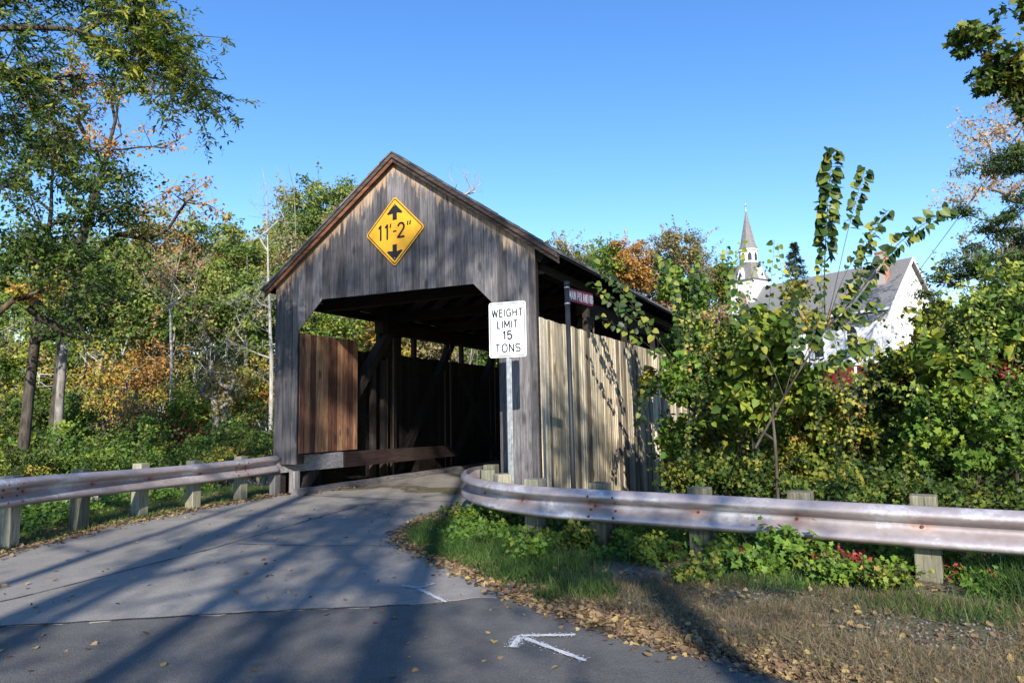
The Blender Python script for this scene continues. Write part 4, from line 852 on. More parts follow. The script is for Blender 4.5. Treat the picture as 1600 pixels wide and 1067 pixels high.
# ------------------------------------------------------------------ shrubs behind the right rail
GS = 'shrubs crowding behind the right guardrail'
SH = [
 (15.5, [(1125, 620, .45, .5), (1090, 690, .55, .5), (1105, 725, .75, .5)], 'shrub', 'leafy shrub closest to the bridge side wall', 120, 75, .10, 'maple'),
 (13.5, [(1160, 600, .70, 1.0), (1140, 555, .5, .5), (1180, 520, .5, .5), (1120, 700, .9, .8)], 'shrub', 'yellowing shrub left of the church windows', 170, 75, .085, 'maple'),
 (12.5, [(1200, 570, .50, .50), (1215, 640, .9, .6), (1180, 520, .3, .3), (1200, 720, .9, .5)], 'ygreen', 'golden green shrub in front of the church roof', 160, 75, .085, 'diamond'),
 (12.5, [(1262, 500, .28, .30), (1250, 462, .22, .22), (1290, 660, .7, .4)], 'golden', 'thin yellow leaved shrub standing against the church roof', 80, 55, .08, 'diamond'),
 (11.5, [(1350, 690, 1.0, .6), (1290, 720, .9, .4), (1410, 640, .6, .5), (1375, 612, .42, .22), (1290, 628, .38, .18), (1330, 640, .5, .2)], 'shrub', 'mixed shrub below the red church door', 150, 75, .075, 'maple'),
 (11., [(1450, 560, .45, .30), (1385, 575, .35, .25), (1450, 620, .6, .5), (1345, 545, .14, .18), (1455, 500, .22, .35)], 'shrub', 'leafy shrub before the right end of the church wall', 85, 70, .085, 'maple'),
 (10., [(1555, 500, .55, .40), (1600, 450, .5, .3), (1580, 560, .8, .6), (1480, 560, .3, .3)], 'ygreen', 'bright yellow green shrub at the right edge', 180, 75, .08, 'diamond'),
 (9.8, [(1520, 680, .9, .7), (1620, 640, .8, .9), (1450, 730, .5, .35)], 'bright', 'green shrub behind the right end of the guardrail', 180, 80, .08, 'maple'),
 (10.5, [(1480, 640, .45, .55), (1440, 690, .4, .4)], 'dark', 'very dark leafy bush between the two bright shrubs on the right', 100, 100, .085, 'maple'),
 (11.5, [(1130, 745, .8, .3), (1075, 745, .45, .2), (1220, 755, .8, .25)], 'dark', 'low bramble with shade-darkened leaf colour right behind the middle of the right rail', 130, 70, .065, 'maple'),  # dark leaf palette paints in the shade low in the thicket
 (9.2, [(1330, 770, .7, .22), (1450, 775, .6, .2), (1560, 780, .6, .25)], 'dark', 'low bramble with shade-darkened leaf colour behind the right rail posts', 120, 65, .06, 'maple'),  # same here: shade of the lower row is put into the leaf colour
 (17, [(1075, 560, .3, .4), (1085, 520, .3, .35), (1010, 600, .2, .3)], 'shrub', 'vine clump hanging over the eave of the bridge', 40, 60, .10, 'heart'),
 (14.5, [(1080, 470, .35, .5), (1045, 440, .2, .35), (1070, 540, .4, .4)], 'bright', 'upright leafy shoots above the bridge eave', 34, 50, .10, 'heart'),
 (10.6, [(1205, 545, .45, .35), (1240, 600, .45, .3), (1160, 620, .4, .35)], 'ygreen', 'brighter broad leaved shrub in the middle of the thicket left of the church', 60, 40, .115, 'heart'),
 (9.6, [(1500, 590, .45, .4), (1570, 520, .45, .35), (1590, 680, .4, .4)], 'ygreen', 'broad leaved bright shrub among the green shrubs at the right edge', 70, 36, .12, 'heart'),
 (13.4, [(1075, 600, .35, .45), (1060, 690, .3, .35)], 'bright', 'broad leaved creeper half covering the far end of the side wall', 40, 40, .11, 'heart'),
 (9.6, [(1575, 585, .35, .25)], 'red', 'dull red leaved sprig among the right edge shrubs', 6, 18, .07, 'maple'),
]
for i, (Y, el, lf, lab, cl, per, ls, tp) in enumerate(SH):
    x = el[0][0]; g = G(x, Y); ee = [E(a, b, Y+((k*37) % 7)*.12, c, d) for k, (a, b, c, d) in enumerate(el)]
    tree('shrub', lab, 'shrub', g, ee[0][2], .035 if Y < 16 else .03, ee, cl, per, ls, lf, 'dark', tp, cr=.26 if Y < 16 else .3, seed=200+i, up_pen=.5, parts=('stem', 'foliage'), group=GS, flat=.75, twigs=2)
mass('bank_thicket', 'tangled green thicket in the gaps between the shrubs right of the bridge', 'undergrowth', [(1060, 1720, ([1050, 1100, 1180, 1260, 1340, 1450, 1520, 1720], [680, 630, 590, 630, 650, 640, 580, 540]), ([1000, 1720], [800, 800]), 14, 19, 1)], 620, 75, .42, .11, 'dark', 12)  # dark leaves stand in for the shadow inside the shrub gaps
# long shoots
def shoots(name, label, cat, specs, mat, seed, base, tpl='heart'):
    rng = np.random.default_rng(seed); root = empty(name, tuple(base), 0, label, cat); b = -np.array(base); segs = []; pos = []; tip = []; nr = []; sz = []; tint = []
    for pts, r, t0, dens, ls, droop in specs:
        path = catmull(pts, .04); n = len(path)
        for i in range(n-1): segs.append((path[i], path[i+1], max(.0025, r*(1-.85*i/n)), max(.0025, r*(1-.85*(i+1)/n))))
        L = n*.04; k = int(L*(1-t0)*dens)
        for j in range(k):
            i = int(n*(t0+(1-t0)*(j+rng.random()*.6)/k)*.999); p = path[min(i, n-1)]; f = norm(path[min(i+3, n-1)]-path[max(i-3, 0)]); s = norm(np.cross(f, [0., -1., .0]) if abs(f[2]) > .3 else np.cross(f, [0, 0, 1.]))*(1 if j % 2 else -1)
            q = p+s*ls*.32; d = s*rng.uniform(.35, .8)+np.array([0, -.2, -droop])+rng.normal(size=3)*.22+f*.25
            pos.append(q); tip.append(d); sz.append(ls*rng.uniform(.65, 1.2)); tint.append(rng.random())
            segs.append((p, q, .002, .0015))
    o = tubes('stem', segs, BK['dark'], None, 6); o.parent = root; o.location = tuple(b)
    o = leaves('foliage', np.array(pos), np.array(sz), F[mat], np.array(tint)**1.35, rng, tpl, None, (0, -.9, .35), tip=np.array(tip), spread=.55); o.parent = root; o.location = tuple(b)
Yb = 9.4
shoots('linden_sapling', 'young tree with large heart shaped leaves on long arching shoots in front of the church', 'sapling', [
 ([P(1180, 700, 9.8), P(1225, 620, 9.6), P(1255, 570, Yb), P(1290, 515, Yb), P(1340, 460, 9.2), P(1385, 400, 9.1), P(1430, 360, 9.0), P(1484, 326, 8.9)], .020, .38, 40, .125, .6),
 ([P(1290, 515, Yb), P(1288, 440, 9.3), P(1292, 340, 9.2), P(1300, 232, 9.1)], .010, .40, 58, .160, .95),
 ([P(1285, 520, Yb), P(1300, 470, 9.3), P(1325, 360, 9.2), P(1352, 262, 9.1)], .007, .62, 38, .13, 1.0),
 ([P(1290, 515, Yb), P(1320, 430, 9.3), P(1370, 350, 9.2), P(1388, 328, 9.1)], .006, .50, 34, .11, .8),
 ([P(1290, 515, Yb), P(1330, 500, 9.2), P(1375, 470, 9.1)], .006, .2, 30, .11, .8),
 ([P(1340, 460, 9.2), P(1350, 400, 9.2), P(1375, 350, 9.1)], .005, .3, 30, .10, .8),
 ([P(1250, 575, Yb), P(1278, 500, 9.3), P(1284, 410, 9.3)], .006, .3, 30, .10, 1.0),
 ([P(1300, 505, Yb), P(1330, 440, 9.3), P(1355, 420, 9.3)], .005, .3, 24, .11, .9),
 ([P(1225, 620, 9.6), P(1200, 560, 9.5), P(1160, 500, 9.5), P(1150, 420, 9.5)], .008, .35, 16, .10, .8),
 ([P(1255, 570, Yb), P(1320, 560, 9.2), P(1355, 530, 9.1)], .007, .2, 30, .13, .9),
 ([P(1225, 620, 9.6), P(1245, 540, 9.5), P(1235, 470, 9.5)], .007, .35, 26, .11, .8)], 'heart', 31, P(1180, 760, 9.8))
shoots('climbing_vine', 'broad leaved vine reaching over the eave of the bridge beside the street sign', 'vine', [
 ([P(1080, 600, 14), P(1020, 520, 14), P(960, 440, 14), P(915, 398, 14), P(905, 390, 14)], .009, .35, 22, .145, .8),
 ([P(1020, 520, 14), P(960, 475, 13.8), P(925, 440, 13.8)], .006, .3, 18, .135, .8),
 ([P(1040, 560, 14), P(985, 520, 13.5), P(945, 500, 13.5), P(935, 490, 13.5)], .006, .4, 16, .135, .8),
 ([P(1060, 600, 14), P(1060, 500, 14), P(1045, 420, 14), P(1025, 400, 14)], .008, .3, 26, .12, .9),
 ([P(1060, 600, 14), P(1080, 500, 14), P(1085, 420, 14)], .008, .3, 26, .12, .9),
 ([P(1060, 600, 14), P(1020, 590, 13.6), P(1005, 620, 13.5), P(1000, 660, 13.5)], .007, .1, 24, .12, .9),
 ([P(1060, 600, 14), P(1035, 560, 13.8), P(1015, 545, 13.8)], .007, .1, 30, .12, .9)], 'heart', 32, P(1080, 700, 14))
def canes(n, x0, x1, y0, y1, Yr, seed, ls=.065):
    q = random.Random(seed); out = []
    for _ in range(n):
        x = q.uniform(x0, x1); y = q.uniform(y0, y1); Y = q.uniform(*Yr); dx = q.uniform(-75, 75); h = q.uniform(50, 130); k = q.uniform(.2, 1.)
        out.append(([P((x0+x1)/2, 770, Yr[1]), P(x, y+60, Y+.2), P(x+dx*.3, y-h*.4, Y), P(x+dx*.8, y-h*.75, Y-.1), P(x+dx*1.3, y-h*.75+k*22, Y-.25)], .007, .40, 26, ls*q.uniform(.7, 1.3), .7))
    return out
shoots('arching_bramble', 'tangle of arching leafy canes sticking out of the shrubs between bridge and church', 'bramble', canes(14, 1075, 1250, 500, 700, (11, 12.2), 1), 'shrub', 41, P(1140, 770, 12.2), 'maple')
shoots('arching_bramble', 'leafy canes reaching above the dark shrubs in front of the church wall', 'bramble', canes(13, 1280, 1440, 550, 690, (10, 11), 2), 'shrub', 42, P(1360, 770, 11), 'maple')
shoots('arching_bramble', 'yellow green canes poking out of the bright shrubs at the right edge', 'bramble', canes(11, 1450, 1600, 480, 690, (8.9, 9.6), 3, .07), 'ygreen', 43, P(1525, 770, 9.6), 'diamond')
shoots('thin_sapling', 'thin leggy sapling whose leaf tips cross the church spire', 'sapling', [
 ([P(1180, 740, 11.5), P(1170, 640, 11.5), P(1165, 560, 11.5), P(1140, 440, 11.5), P(1135, 385, 11.5)], .007, .55, 20, .11, .7),
 ([P(1180, 740, 11.5), P(1165, 560, 11.5), P(1150, 450, 11.5), P(1160, 375, 11.5)], .006, .55, 16, .10, .7),
 ([P(1180, 740, 11.5), P(1190, 640, 11.5), P(1200, 500, 11.5), P(1210, 375, 11.5)], .006, .5, 13, .10, .7),
 ([P(1180, 740, 11.5), P(1200, 600, 11.5), P(1225, 480, 11.5), P(1215, 380, 11.5)], .005, .6, 13, .09, .7)], 'ygreen', 33, P(1180, 740, 11.5))
# ------------------------------------------------------------------ verges: litter, grass, weeds
TPL['blade'] = (np.array([(0, -.030, 0), (0, .030, 0), (.5, .022, .06), (.5, -.022, .06), (1, 0, .30)]), None)
def blades(name, label, pos, ln, mat, rng, tint, upw=2.0, wscale=.75):
    N = len(pos); T = TPL['blade'][0]*np.array([1, wscale, 1]); n = norm(rng.normal(size=(N, 3))*np.array([1, 1, .1])); t = norm(rng.normal(size=(N, 3))*.55+np.array([0, 0, upw*.6])); n = norm(n-t*(n*t).sum(1)[:, None]); b = np.cross(n, t)
    V = pos[:, None]+ln[:, None, None]*(T[None, :, 0:1]*t[:, None]+T[None, :, 1:2]*b[:, None]+T[None, :, 2:3]*n[:, None])
    base = np.arange(N)[:, None]*5; tri = np.concatenate([base+np.array([[0, 1, 2]]), base+np.array([[0, 2, 3]]), base+np.array([[3, 2, 4]])], 1).reshape(-1, 3)
    return tag(link(name, npmesh(name, V.reshape(-1, 3), tri, np.repeat(np.clip(tint, .01, .99), 3)), F[mat]), label, 'grass', kind='stuff')
def onground(x, y, dz=0.): return np.stack([x, y, gz(x, y)+dz], 1)
rng = np.random.default_rng(77)
def railside(n, s0, s1, a0, a1):            # band along the straight right rail: s outward, a along
    d = np.array([.832, -.555]); s = rng.uniform(s0, s1, n); a = rng.uniform(a0, a1, n); return RA[0]+RN[0]*s+d[0]*a, RA[1]+RN[1]*s+d[1]*a, s, a
def keep(x, y, *more): m = ~inroad(x, y); return [q[m] for q in (x, y)+more]
# green grass right
x, y, s, a = railside(60000, -1.5, 1.2, -6.5, 3.2); m = (~inroad(x, y)) & (vnoise(x*2.2, y*2.2, 3)+rng.normal(size=len(x))*.3 > .05+.25*np.clip(-s-.9, 0, 1)*2) ; x, y = x[m], y[m]
blades('verge_grass', 'green grass tufts around the right guardrail posts', onground(x, y), rng.uniform(.05, .16, len(x)), 'grass', rng, .45+.25*vnoise(x*1.5, y*1.5)+rng.normal(size=len(x))*.14)
x = rng.uniform(-1.6, .9, 26000); y = rng.uniform(6.2, 11, 26000); m = (~inroad(x, y)) & (vnoise(x*2.5, y*2.5, 1)+rng.normal(size=len(x))*.3 > -.02) & (rdist(x, y) > .10); x, y = x[m], y[m]
blades('verge_grass', 'long green grass on the nose of the verge at the bend of the rail', onground(x, y), rng.uniform(.08, .22, len(x)), 'grass', rng, .40+.25*vnoise(x*2, y*2)+rng.normal(size=len(x))*.12)
x = rng.uniform(.3, 6.5, 240000); y = rng.uniform(2.0, 6.8, 240000); s = (x-RA[0])*RN[0]+(y-RA[1])*RN[1]; m = (~inroad(x, y)) & (s < -.8) & (rdist(x, y) > .04) & (vnoise(x*2.1, y*2.6, 6)+rng.normal(size=len(x))*.3 > .0-.5*sstep(.5, .0, np.abs(rdist(x, y)-.5)) ) & (rng.random(len(x)) < .35+.65*sstep(1.0, 2.4, x-.55*(5.2-y))); x, y = x[m], y[m]
blades('dry_grass', 'matted tan dry grass along the road edge at lower right', onground(x, y), rng.uniform(.04, .12, len(x)), 'drygrass', rng, rng.random(len(x)), upw=1.0, wscale=.5)
x = rng.normal(5.0, .55, 9000); y = rng.normal(5.75, .35, 9000); s = (x-RA[0])*RN[0]+(y-RA[1])*RN[1]; m = (s > -1.0) & (s < .6) & (x > 3.95); x, y = x[m], y[m]
blades('long_grass', 'clump of long bluish green grass under the far right end of the rail', onground(x, y), rng.uniform(.16, .36, len(x)), 'grass', rng, .30+rng.normal(size=len(x))*.16, upw=1.5, wscale=.45)
# left strip grass
x = rng.uniform(-11, -4.6, 110000); y = rng.uniform(7.5, 17, 110000); m = (~inroad(x, y)) & (rdist(x, y) > .12) & (rng.random(len(x)) < .95-.12*np.clip(rdist(x, y)-1.5, 0, 5)) & (vnoise(x*1.8, y*1.8, 8)+rng.normal(size=len(x))*.35 > -.45); x, y = x[m], y[m]
m2 = ~((x > B0[0]-.3) & (y > B0[1]-.4)); x, y = x[m2], y[m2]
blades('verge_grass', 'short grass strip under the left guardrail', onground(x, y), rng.uniform(.05, .14, len(x)), 'grass', rng, .52+.2*vnoise(x*1.2, y*1.4)+rng.normal(size=len(x))*.14, upw=1.7)
# litter
def litter(name, label, x, y, size, z=.012):
    N = len(x); p = onground(x, y, z); r_ = inroad(x, y); p[r_, 2] = np.where(y[r_] > 6.2, .012, .006); 
    return tag(leaves(name, p, size, F['litter'], rng.random(N), rng, 'heart', None, (0, 0, 1.3), tb=(0, 0, 0), spread=.6), label, 'fallen leaves', kind='stuff')
def along(pts, n, sig, off=0.):
    pts = np.array(pts); L = np.hypot(*np.diff(pts, axis=0).T); k = rng.choice(len(L), n, p=L/L.sum()); t = rng.random(n)[:, None]
    d = (pts[k+1]-pts[k])/L[k][:, None]; nn_ = np.stack([-d[:, 1], d[:, 0]], 1); q = pts[k]+(pts[k+1]-pts[k])*t+nn_*(rng.normal(size=n)*sig+off)[:, None]; return q[:, 0], q[:, 1]
x, y = along(ROADL[2:], 9000, .20, .22); litter('leaf_litter', 'brown and yellow fallen leaves along the left road edge', x, y, .045)
x, y = along(ROADR[1:9], 9500, .13, .12); m = (x > -2.2); litter('leaf_litter', 'tan fallen leaves banked around the nose of the right verge', x[m], y[m], .042)
x, y = along(ROADR[6:11], 9000, .13, .20); litter('leaf_litter', 'fallen leaves scattered on the lower right road edge', x, y, .030)
x = rng.uniform(-.5, 6, 5200); y = rng.uniform(3, 9, 5200); m = ~inroad(x, y); litter('leaf_litter', 'dry leaves on the gravel below the right guardrail', x[m], y[m], .038)
x = rng.uniform(-6.4, 2, 300); y = rng.uniform(3.5, 13, 300); m = inroad(x, y); litter('leaf_litter', 'single leaves scattered over the road surface', x[m], y[m], .042)
x = rng.uniform(-11, -6, 1500); y = rng.uniform(9, 16, 1500); m = ~inroad(x, y); litter('leaf_litter', 'yellow leaves on the grass behind the left guardrail', x[m], y[m], .07)
x, y, s, a = railside(900, -.2, .2, 0, 1); q = [B(.80+abs(random.gauss(0, .12)), random.uniform(0, 5), 0) for _ in range(260)]
litter('leaf_litter', 'leaves caught along the bridge curb', np.array([p[0] for p in q]), np.array([p[1] for p in q]), .05)
# small stones
st = rng.uniform(.9, 5.5, 2000), rng.uniform(3.6, 6.6, 2000); x, y = st; s = (x-RA[0])*RN[0]+(y-RA[1])*RN[1]; m = (~inroad(x, y)) & (s < -.4) & (vnoise(x*1.4, y*1.4, 4) > -.2); x, y = x[m], y[m]
N = len(x); rr = rng.uniform(.006, .02, N); oc = np.array([(1, 0, 0), (0, 1, 0), (-1, 0, 0), (0, -1, 0), (0, 0, .7), (0, 0, -.7)]); of = np.array([(0, 1, 4), (1, 2, 4), (2, 3, 4), (3, 0, 4), (1, 0, 5), (2, 1, 5), (3, 2, 5), (0, 3, 5)])
V = onground(x, y, .004)[:, None]+rr[:, None, None]*(oc[None]*(.7+.6*rng.random((N, 6, 1)))); tag(link('gravel', npmesh('gravel', V.reshape(-1, 3), (of[None]+(np.arange(N)*6)[:, None, None]).reshape(-1, 3), smooth=False), plain('grey gravel stones', (.15, .14, .13), .9)), 'small grey stones on the bare ground by the road', 'gravel', kind='stuff')
# low leafy cover
x, y, s, a = railside(1500, -.75, 1.6, -6, 3.4); m = (~inroad(x, y)) & (vnoise(x*1.7, y*1.7, 9)+rng.normal(size=len(x))*.25 > -.05-.35*(s > .2)); x, y, s = x[m], y[m], s[m]
m = ~((s < .1) & (np.min([np.hypot(x-q[0]+.10, y-q[1]+.3) for q in ps], axis=0) < .34)); x, y, s = x[m], y[m], s[m]
def cover(name, label, x, y, h, per, ls, mat, cr, tp='maple', cat='ground cover'):
    k = len(x); ci = np.repeat(np.arange(k), per); c = onground(x, y, 0); hh = h*rng.uniform(.4, 1.2, k)
    d = norm(rng.normal(size=(k*per, 3))); pos = c[ci]+d*np.array([1, 1, 0])*(cr*rng.random(k*per)**.5)[:, None]; pos[:, 2] += .02+hh[ci]*rng.random(k*per)**.6
    return tag(leaves(name, pos, ls, F[mat], (.45+.3*vnoise(x*1.3, y*1.3, 2)+rng.normal(size=k)*.12)[ci]+rng.normal(size=k*per)*.1, rng, tp, None, (0, -.45, .9)), label, cat, kind='stuff')
cover('ground_cover', 'low leafy weeds growing along the foot of the right guardrail', x, y, .15, 30, .050, 'bright', .17)
x, y, s, a = railside(70, -.5, .6, -4.5, 3.4); cover('ground_cover', 'scattered red and yellow weed leaves along the right guardrail', x, y, .18, 12, .045, 'red', .12)
x, y, s, a = railside(420, .1, 2.2, -6, 3.4); cover('ground_cover', 'taller yellow green weeds just behind the right guardrail', x, y, .42, 40, .055, 'ygreen', .22)
x = rng.uniform(-12, -7.2, 480); y = rng.uniform(9, 18, 480); cover('ground_cover', 'leafy weeds on the bank behind the left guardrail', x, y, .3, 34, .07, 'bright', .3)
PLANTS = [
 (1240, 895, 1.0, .40, .22, 'bright', 'large bramble mound with broad green leaves under the middle of the right rail', .075), (1195, 900, 1.1, .22, .14, 'bright', 'smaller green bramble left of the large bramble mound', .065),
 (985, 862, 1., .18, .14, 'bright', 'bright green leafy weed in front of the first straight rail post', .05), (905, 862, 1., .20, .13, 'dark', 'dark green leafy weed left of the first straight rail post', .055),
 (1010, 880, 1., .16, .12, 'ygreen', 'yellow green weed between the first two straight rail posts', .05), (1135, 880, 1., .18, .12, 'bright', 'leafy weed beside the second straight rail post', .05),
 (1310, 915, 1., .22, .11, 'bright', 'mixed red and green weed right of the large bramble mound', .045), (1385, 925, 1., .20, .08, 'shrub', 'low weed just left of the last visible rail post', .042),
 (965, 846, 1., .09, .14, 'red', 'red leaved creeper on the first straight rail post', .045), (1330, 905, 1., .08, .08, 'red', 'small scarlet sprig under the right rail', .04),
 (745, 822, 1., .30, .14, 'bright', 'bright green weed patch at the bend of the right rail', .05), (800, 835, 1., .30, .2, 'dark', 'shaded leafy weed behind the grass at the rail bend', .055), (835, 880, 1., .16, .11, 'bright', 'small leafy weed in the long grass of the verge', .05), (1090, 915, 1., .2, .08, 'shrub', 'flat yellowing weed at the gravel edge', .045),
 (890, 800, 1., .25, .22, 'shrub', 'leafy weed under the rail around the street sign pole', .055), (1150, 845, 1., .3, .2, 'shrub', 'weed clump behind the second straight rail post', .055), (1390, 870, 1., .3, .2, 'ygreen', 'yellowish weed clump behind the rail left of the last post', .05),
]
for i, (px, py, q, rx, rz, lf, lab, ls) in enumerate(PLANTS):
    d = (px-800)/FPX*rt-(py-533.5)/FPX*up+fw; t = -CH/d[2]; g = np.array([0, 0, CH])+d*t; g[2] = float(gz(g[0], g[1]))
    tree('leafy_weed', lab, 'plant', tuple(g), g[2]+rz*1.2, .006, [(g[0], g[1], g[2]+rz, rx, rx*.7, rz)], 42, 22, ls, lf, 'brown', 'maple', cr=.09, seed=400+i, up_pen=.2, parts=('stem', 'foliage'), group='weeds along the right guardrail', twigs=1, nbias=(0, -.55, .9))
# ------------------------------------------------------------------ church
CHN = P(1421, 403, 55); CHF = P(1186, 442, 67); cd = np.array([CHN[0]-CHF[0], CHN[1]-CHF[1]]); CL = np.hypot(*cd); cd /= CL
crz = math.atan2(cd[1], cd[0])            # local +x runs to the near gable, local -y faces the camera side
church = empty('church', (CHN[0], CHN[1], 3.), crz, 'white wooden church with grey shingle roof, brick chimney and pointed spire beyond the shrubs', 'church')
RZ = CHN[2]-3.
M_clap = Mat('white clapboard', .6); c_ = M_clap.coord(); wv = M_clap.math('FRACT', M_clap.math('MULTIPLY', M_clap.sep(c_)[2], 8.)); M_clap.color(M_clap.mix(M_clap.noise(c_, 1.2, 4), (.66, .66, .67), (.76, .76, .75))); M_clap.color(M_clap.mix(M_clap.ramp(wv, [(.0, 1.), (.12, 0.)]), M_clap.mix(M_clap.noise(c_, 1.2, 4), (.68, .68, .68), (.78, .78, .77)), (.40, .40, .41))); M_clap.bump(wv, .6, .012); M_clap = M_clap.m
M_croof = Mat('grey asphalt shingles', .9); c_ = M_croof.coord(); br = M_croof.n('TexBrick'); M_croof.l(M_croof.coord((2.2, 6, 6)), br.inputs[0]); br.inputs['Color1'].default_value = (.18, .175, .17, 1); br.inputs['Color2'].default_value = (.25, .245, .24, 1); br.inputs['Mortar'].default_value = (.13, .125, .125, 1); br.inputs['Scale'].default_value = 1.2; br.inputs['Mortar Size'].default_value = .03
M_croof.color(M_croof.mix(M_croof.noise(c_, .8, 5), br.outputs[0], M_croof.mix(1., br.outputs[0], (.8, .8, .82), 'MULTIPLY'))); M_croof = M_croof.m
M_trim = plain('white trim paint', (.78, .78, .77), .5, 0, .04); M_glass = plain('dark window glass', (.03, .035, .045), .15, 0, .3); M_redp = plain('red painted basement', (.15, .022, .02), .6)
M_brick = Mat('red brick', .9); br = M_brick.n('TexBrick'); M_brick.l(M_brick.coord(), br.inputs[0]); br.inputs['Color1'].default_value = (.36, .12, .07, 1); br.inputs['Color2'].default_value = (.26, .09, .06, 1); br.inputs['Mortar'].default_value = (.4, .36, .32, 1); br.inputs['Scale'].default_value = 8; br.inputs['Mortar Size'].default_value = .02; M_brick.color(br.outputs[0]); M_brick = M_brick.m
HWc, EZ, AZ_, AW, FZ = 3.85, 6.75, 5.55, 5.3, 2.1
mb = MB(); pr = [(-HWc, FZ), (HWc, FZ), (HWc, EZ), (0, RZ-.12), (-HWc, EZ)]; mb.prism([(-CL, y, z) for y, z in pr], (CL-.1, 0, 0), .5); mb.build('wall', M_clap, church)
mb = MB(); mb.box((-CL+.5, -AW, FZ), (-.6, -HWc-.002, AZ_)); mb.build('side_aisle_wall', M_clap, church)
mb = MB(); mb.box((-CL-.05, -AW-.04, -.6), (-.4, HWc+.04, FZ-.003)); mb.build('basement', M_redp, church)
for s_ in (-1, 1):
    mb = MB(); sl_ = (RZ-EZ)/HWc; yo = HWc+.3; mb.prism([(-CL-.3, 0, RZ+.02), (-CL-.3, s_*yo, RZ+.02-sl_*yo), (-CL-.3, s_*yo, RZ-.13-sl_*yo), (-CL-.3, 0, RZ-.13)], (CL+.55, 0, 0), .5); mb.build('roof', M_croof, church)
    mb = MB(); mb.prism([(.255, 0, RZ+.03), (.255, s_*yo, RZ+.03-sl_*yo), (.255, s_*yo, RZ-.25-sl_*yo), (.255, 0, RZ-.25)], (.06, 0, 0), .5); mb.build('bargeboard', M_trim, church)
mb = MB(); mb.box((-CL-.3, -HWc-.42, EZ-.42), (.2, -HWc-.30, EZ-.22)); mb.build('eave_board', M_trim, church)
mb = MB(); mb.prism([(-CL+.2, -HWc-.01, EZ-.45), (-CL+.2, -AW-.35, AZ_-.05), (-CL+.2, -AW-.35, AZ_-.15), (-CL+.2, -HWc-.01, EZ-.6)], (CL-.5, 0, 0), .5); mb.build('aisle_roof', M_croof, church)
for xw in (-5.2, -8.2, -11.2, -2.3):
    mb = MB(); pts = [(xw-.42, 3.0), (xw+.42, 3.0), (xw+.42, 4.7)]+[(xw+.42*math.cos(R(a)), 4.7+.42*math.sin(R(a))*1.2) for a in (30, 60, 90, 120, 150)]+[(xw-.42, 4.7)]
    mb.prism([(x_, -AW-.03, z) for x_, z in pts], (0, .05, 0), .5); wd = mb.build('window', M_glass, church)
    po_ = [(xw+(x_-xw)*1.25, 4.0+(z-4.0)*1.12) for x_, z in pts]; ring('window_frame', po_, pts, -AW-.07, .065, M_trim, wd)
    mb = MB()
    for z in (3.5, 4.05, 4.6): mb.box((xw-.42, -AW-.05, z-.03), (xw+.42, -AW-.033, z+.03))
    mb.build('glazing_bar', M_trim, wd)
mb = MB(); mb.box((-3.5, -AW-.10, -.3), (-2.3, -AW-.042, 1.95)); mb.build('door', M_redp, church)
mb = MB(); mb.box((-2.28, -AW-.12, -.3), (-2.12, -AW-.042, 2.0)); mb.build('door_frame', M_trim, church)
mb = MB(); mb.box((-1.75, -2.0, RZ-3.0), (-1.05, -1.3, RZ+.55)); mb.box((-1.80, -2.05, RZ+.40), (-1.0, -1.25, RZ+.57)); mb.build('chimney', M_brick, church)
# tower parts (own axis, at the far end)
TX, TY = -CL-.9, -.2; tz = lambda z: z-3.; h = 1.35
mb = MB(); mb.box((TX-h, TY-h, -.4), (TX+h, TY+h, tz(14.65))); mb.build('tower', M_clap, church)
def frus(mb, z0, z1, a, b, n=4, rot=math.pi/4):
    for i in range(n):
        a0 = rot+2*math.pi*i/n; a1 = rot+2*math.pi*(i+1)/n
        mb.poly([(TX+a*math.cos(a0), TY+a*math.sin(a0), z0), (TX+a*math.cos(a1), TY+a*math.sin(a1), z0), (TX+b*math.cos(a1), TY+b*math.sin(a1), z1), (TX+b*math.cos(a0), TY+b*math.sin(a0), z1)], .5)
    mb.poly([(TX+a*math.cos(rot+2*math.pi*i/n), TY+a*math.sin(rot+2*math.pi*i/n), z0) for i in range(n)], .5)
mb = MB(); frus(mb, tz(14.6), tz(15.2), h*1.414+.25, h*1.414-.25); frus(mb, tz(15.2), tz(16.5), h*1.414-.25, .95); mb.build('tower_roof', M_croof, church)
for k in range(4):
    a = k*math.pi/2; c, s = math.cos(a), math.sin(a); q = lambda x_, y_, z_: (TX+x_*c-y_*s, TY+x_*s+y_*c, z_)
    mb = MB(); mb.prism([q(-.5, -h-.12, tz(14.7)), q(.5, -h-.12, tz(14.7)), q(0, -h-.12, tz(15.9))], Vector(q(0, .9, 0))-Vector(q(0, 0, 0)), .5); dm = mb.build('dormer', M_trim, church)
    mb = MB(); mb.prism([q(-.22, -h-.135, tz(14.95)), q(.22, -h-.135, tz(14.95)), q(0, -h-.135, tz(15.5))], Vector(q(0, .012, 0))-Vector(q(0, 0, 0)), .5); mb.build('louvre', M_glass, dm)
    mb = MB(); mb.prism([q(-.5, -h-.03, tz(12.0)), q(.5, -h-.03, tz(12.0)), q(.5, -h-.03, tz(13.0)), q(0, -h-.03, tz(13.6)), q(-.5, -h-.03, tz(13.0))], Vector(q(0, .05, 0))-Vector(q(0, 0, 0)), .5); mb.build('window', plain('faded pink louvre', (.35, .22, .22), .7), church)
mb = MB(); frus(mb, tz(16.45), tz(17.75), .90, .86, 8, math.pi/8); mb.build('belfry', M_trim, church)
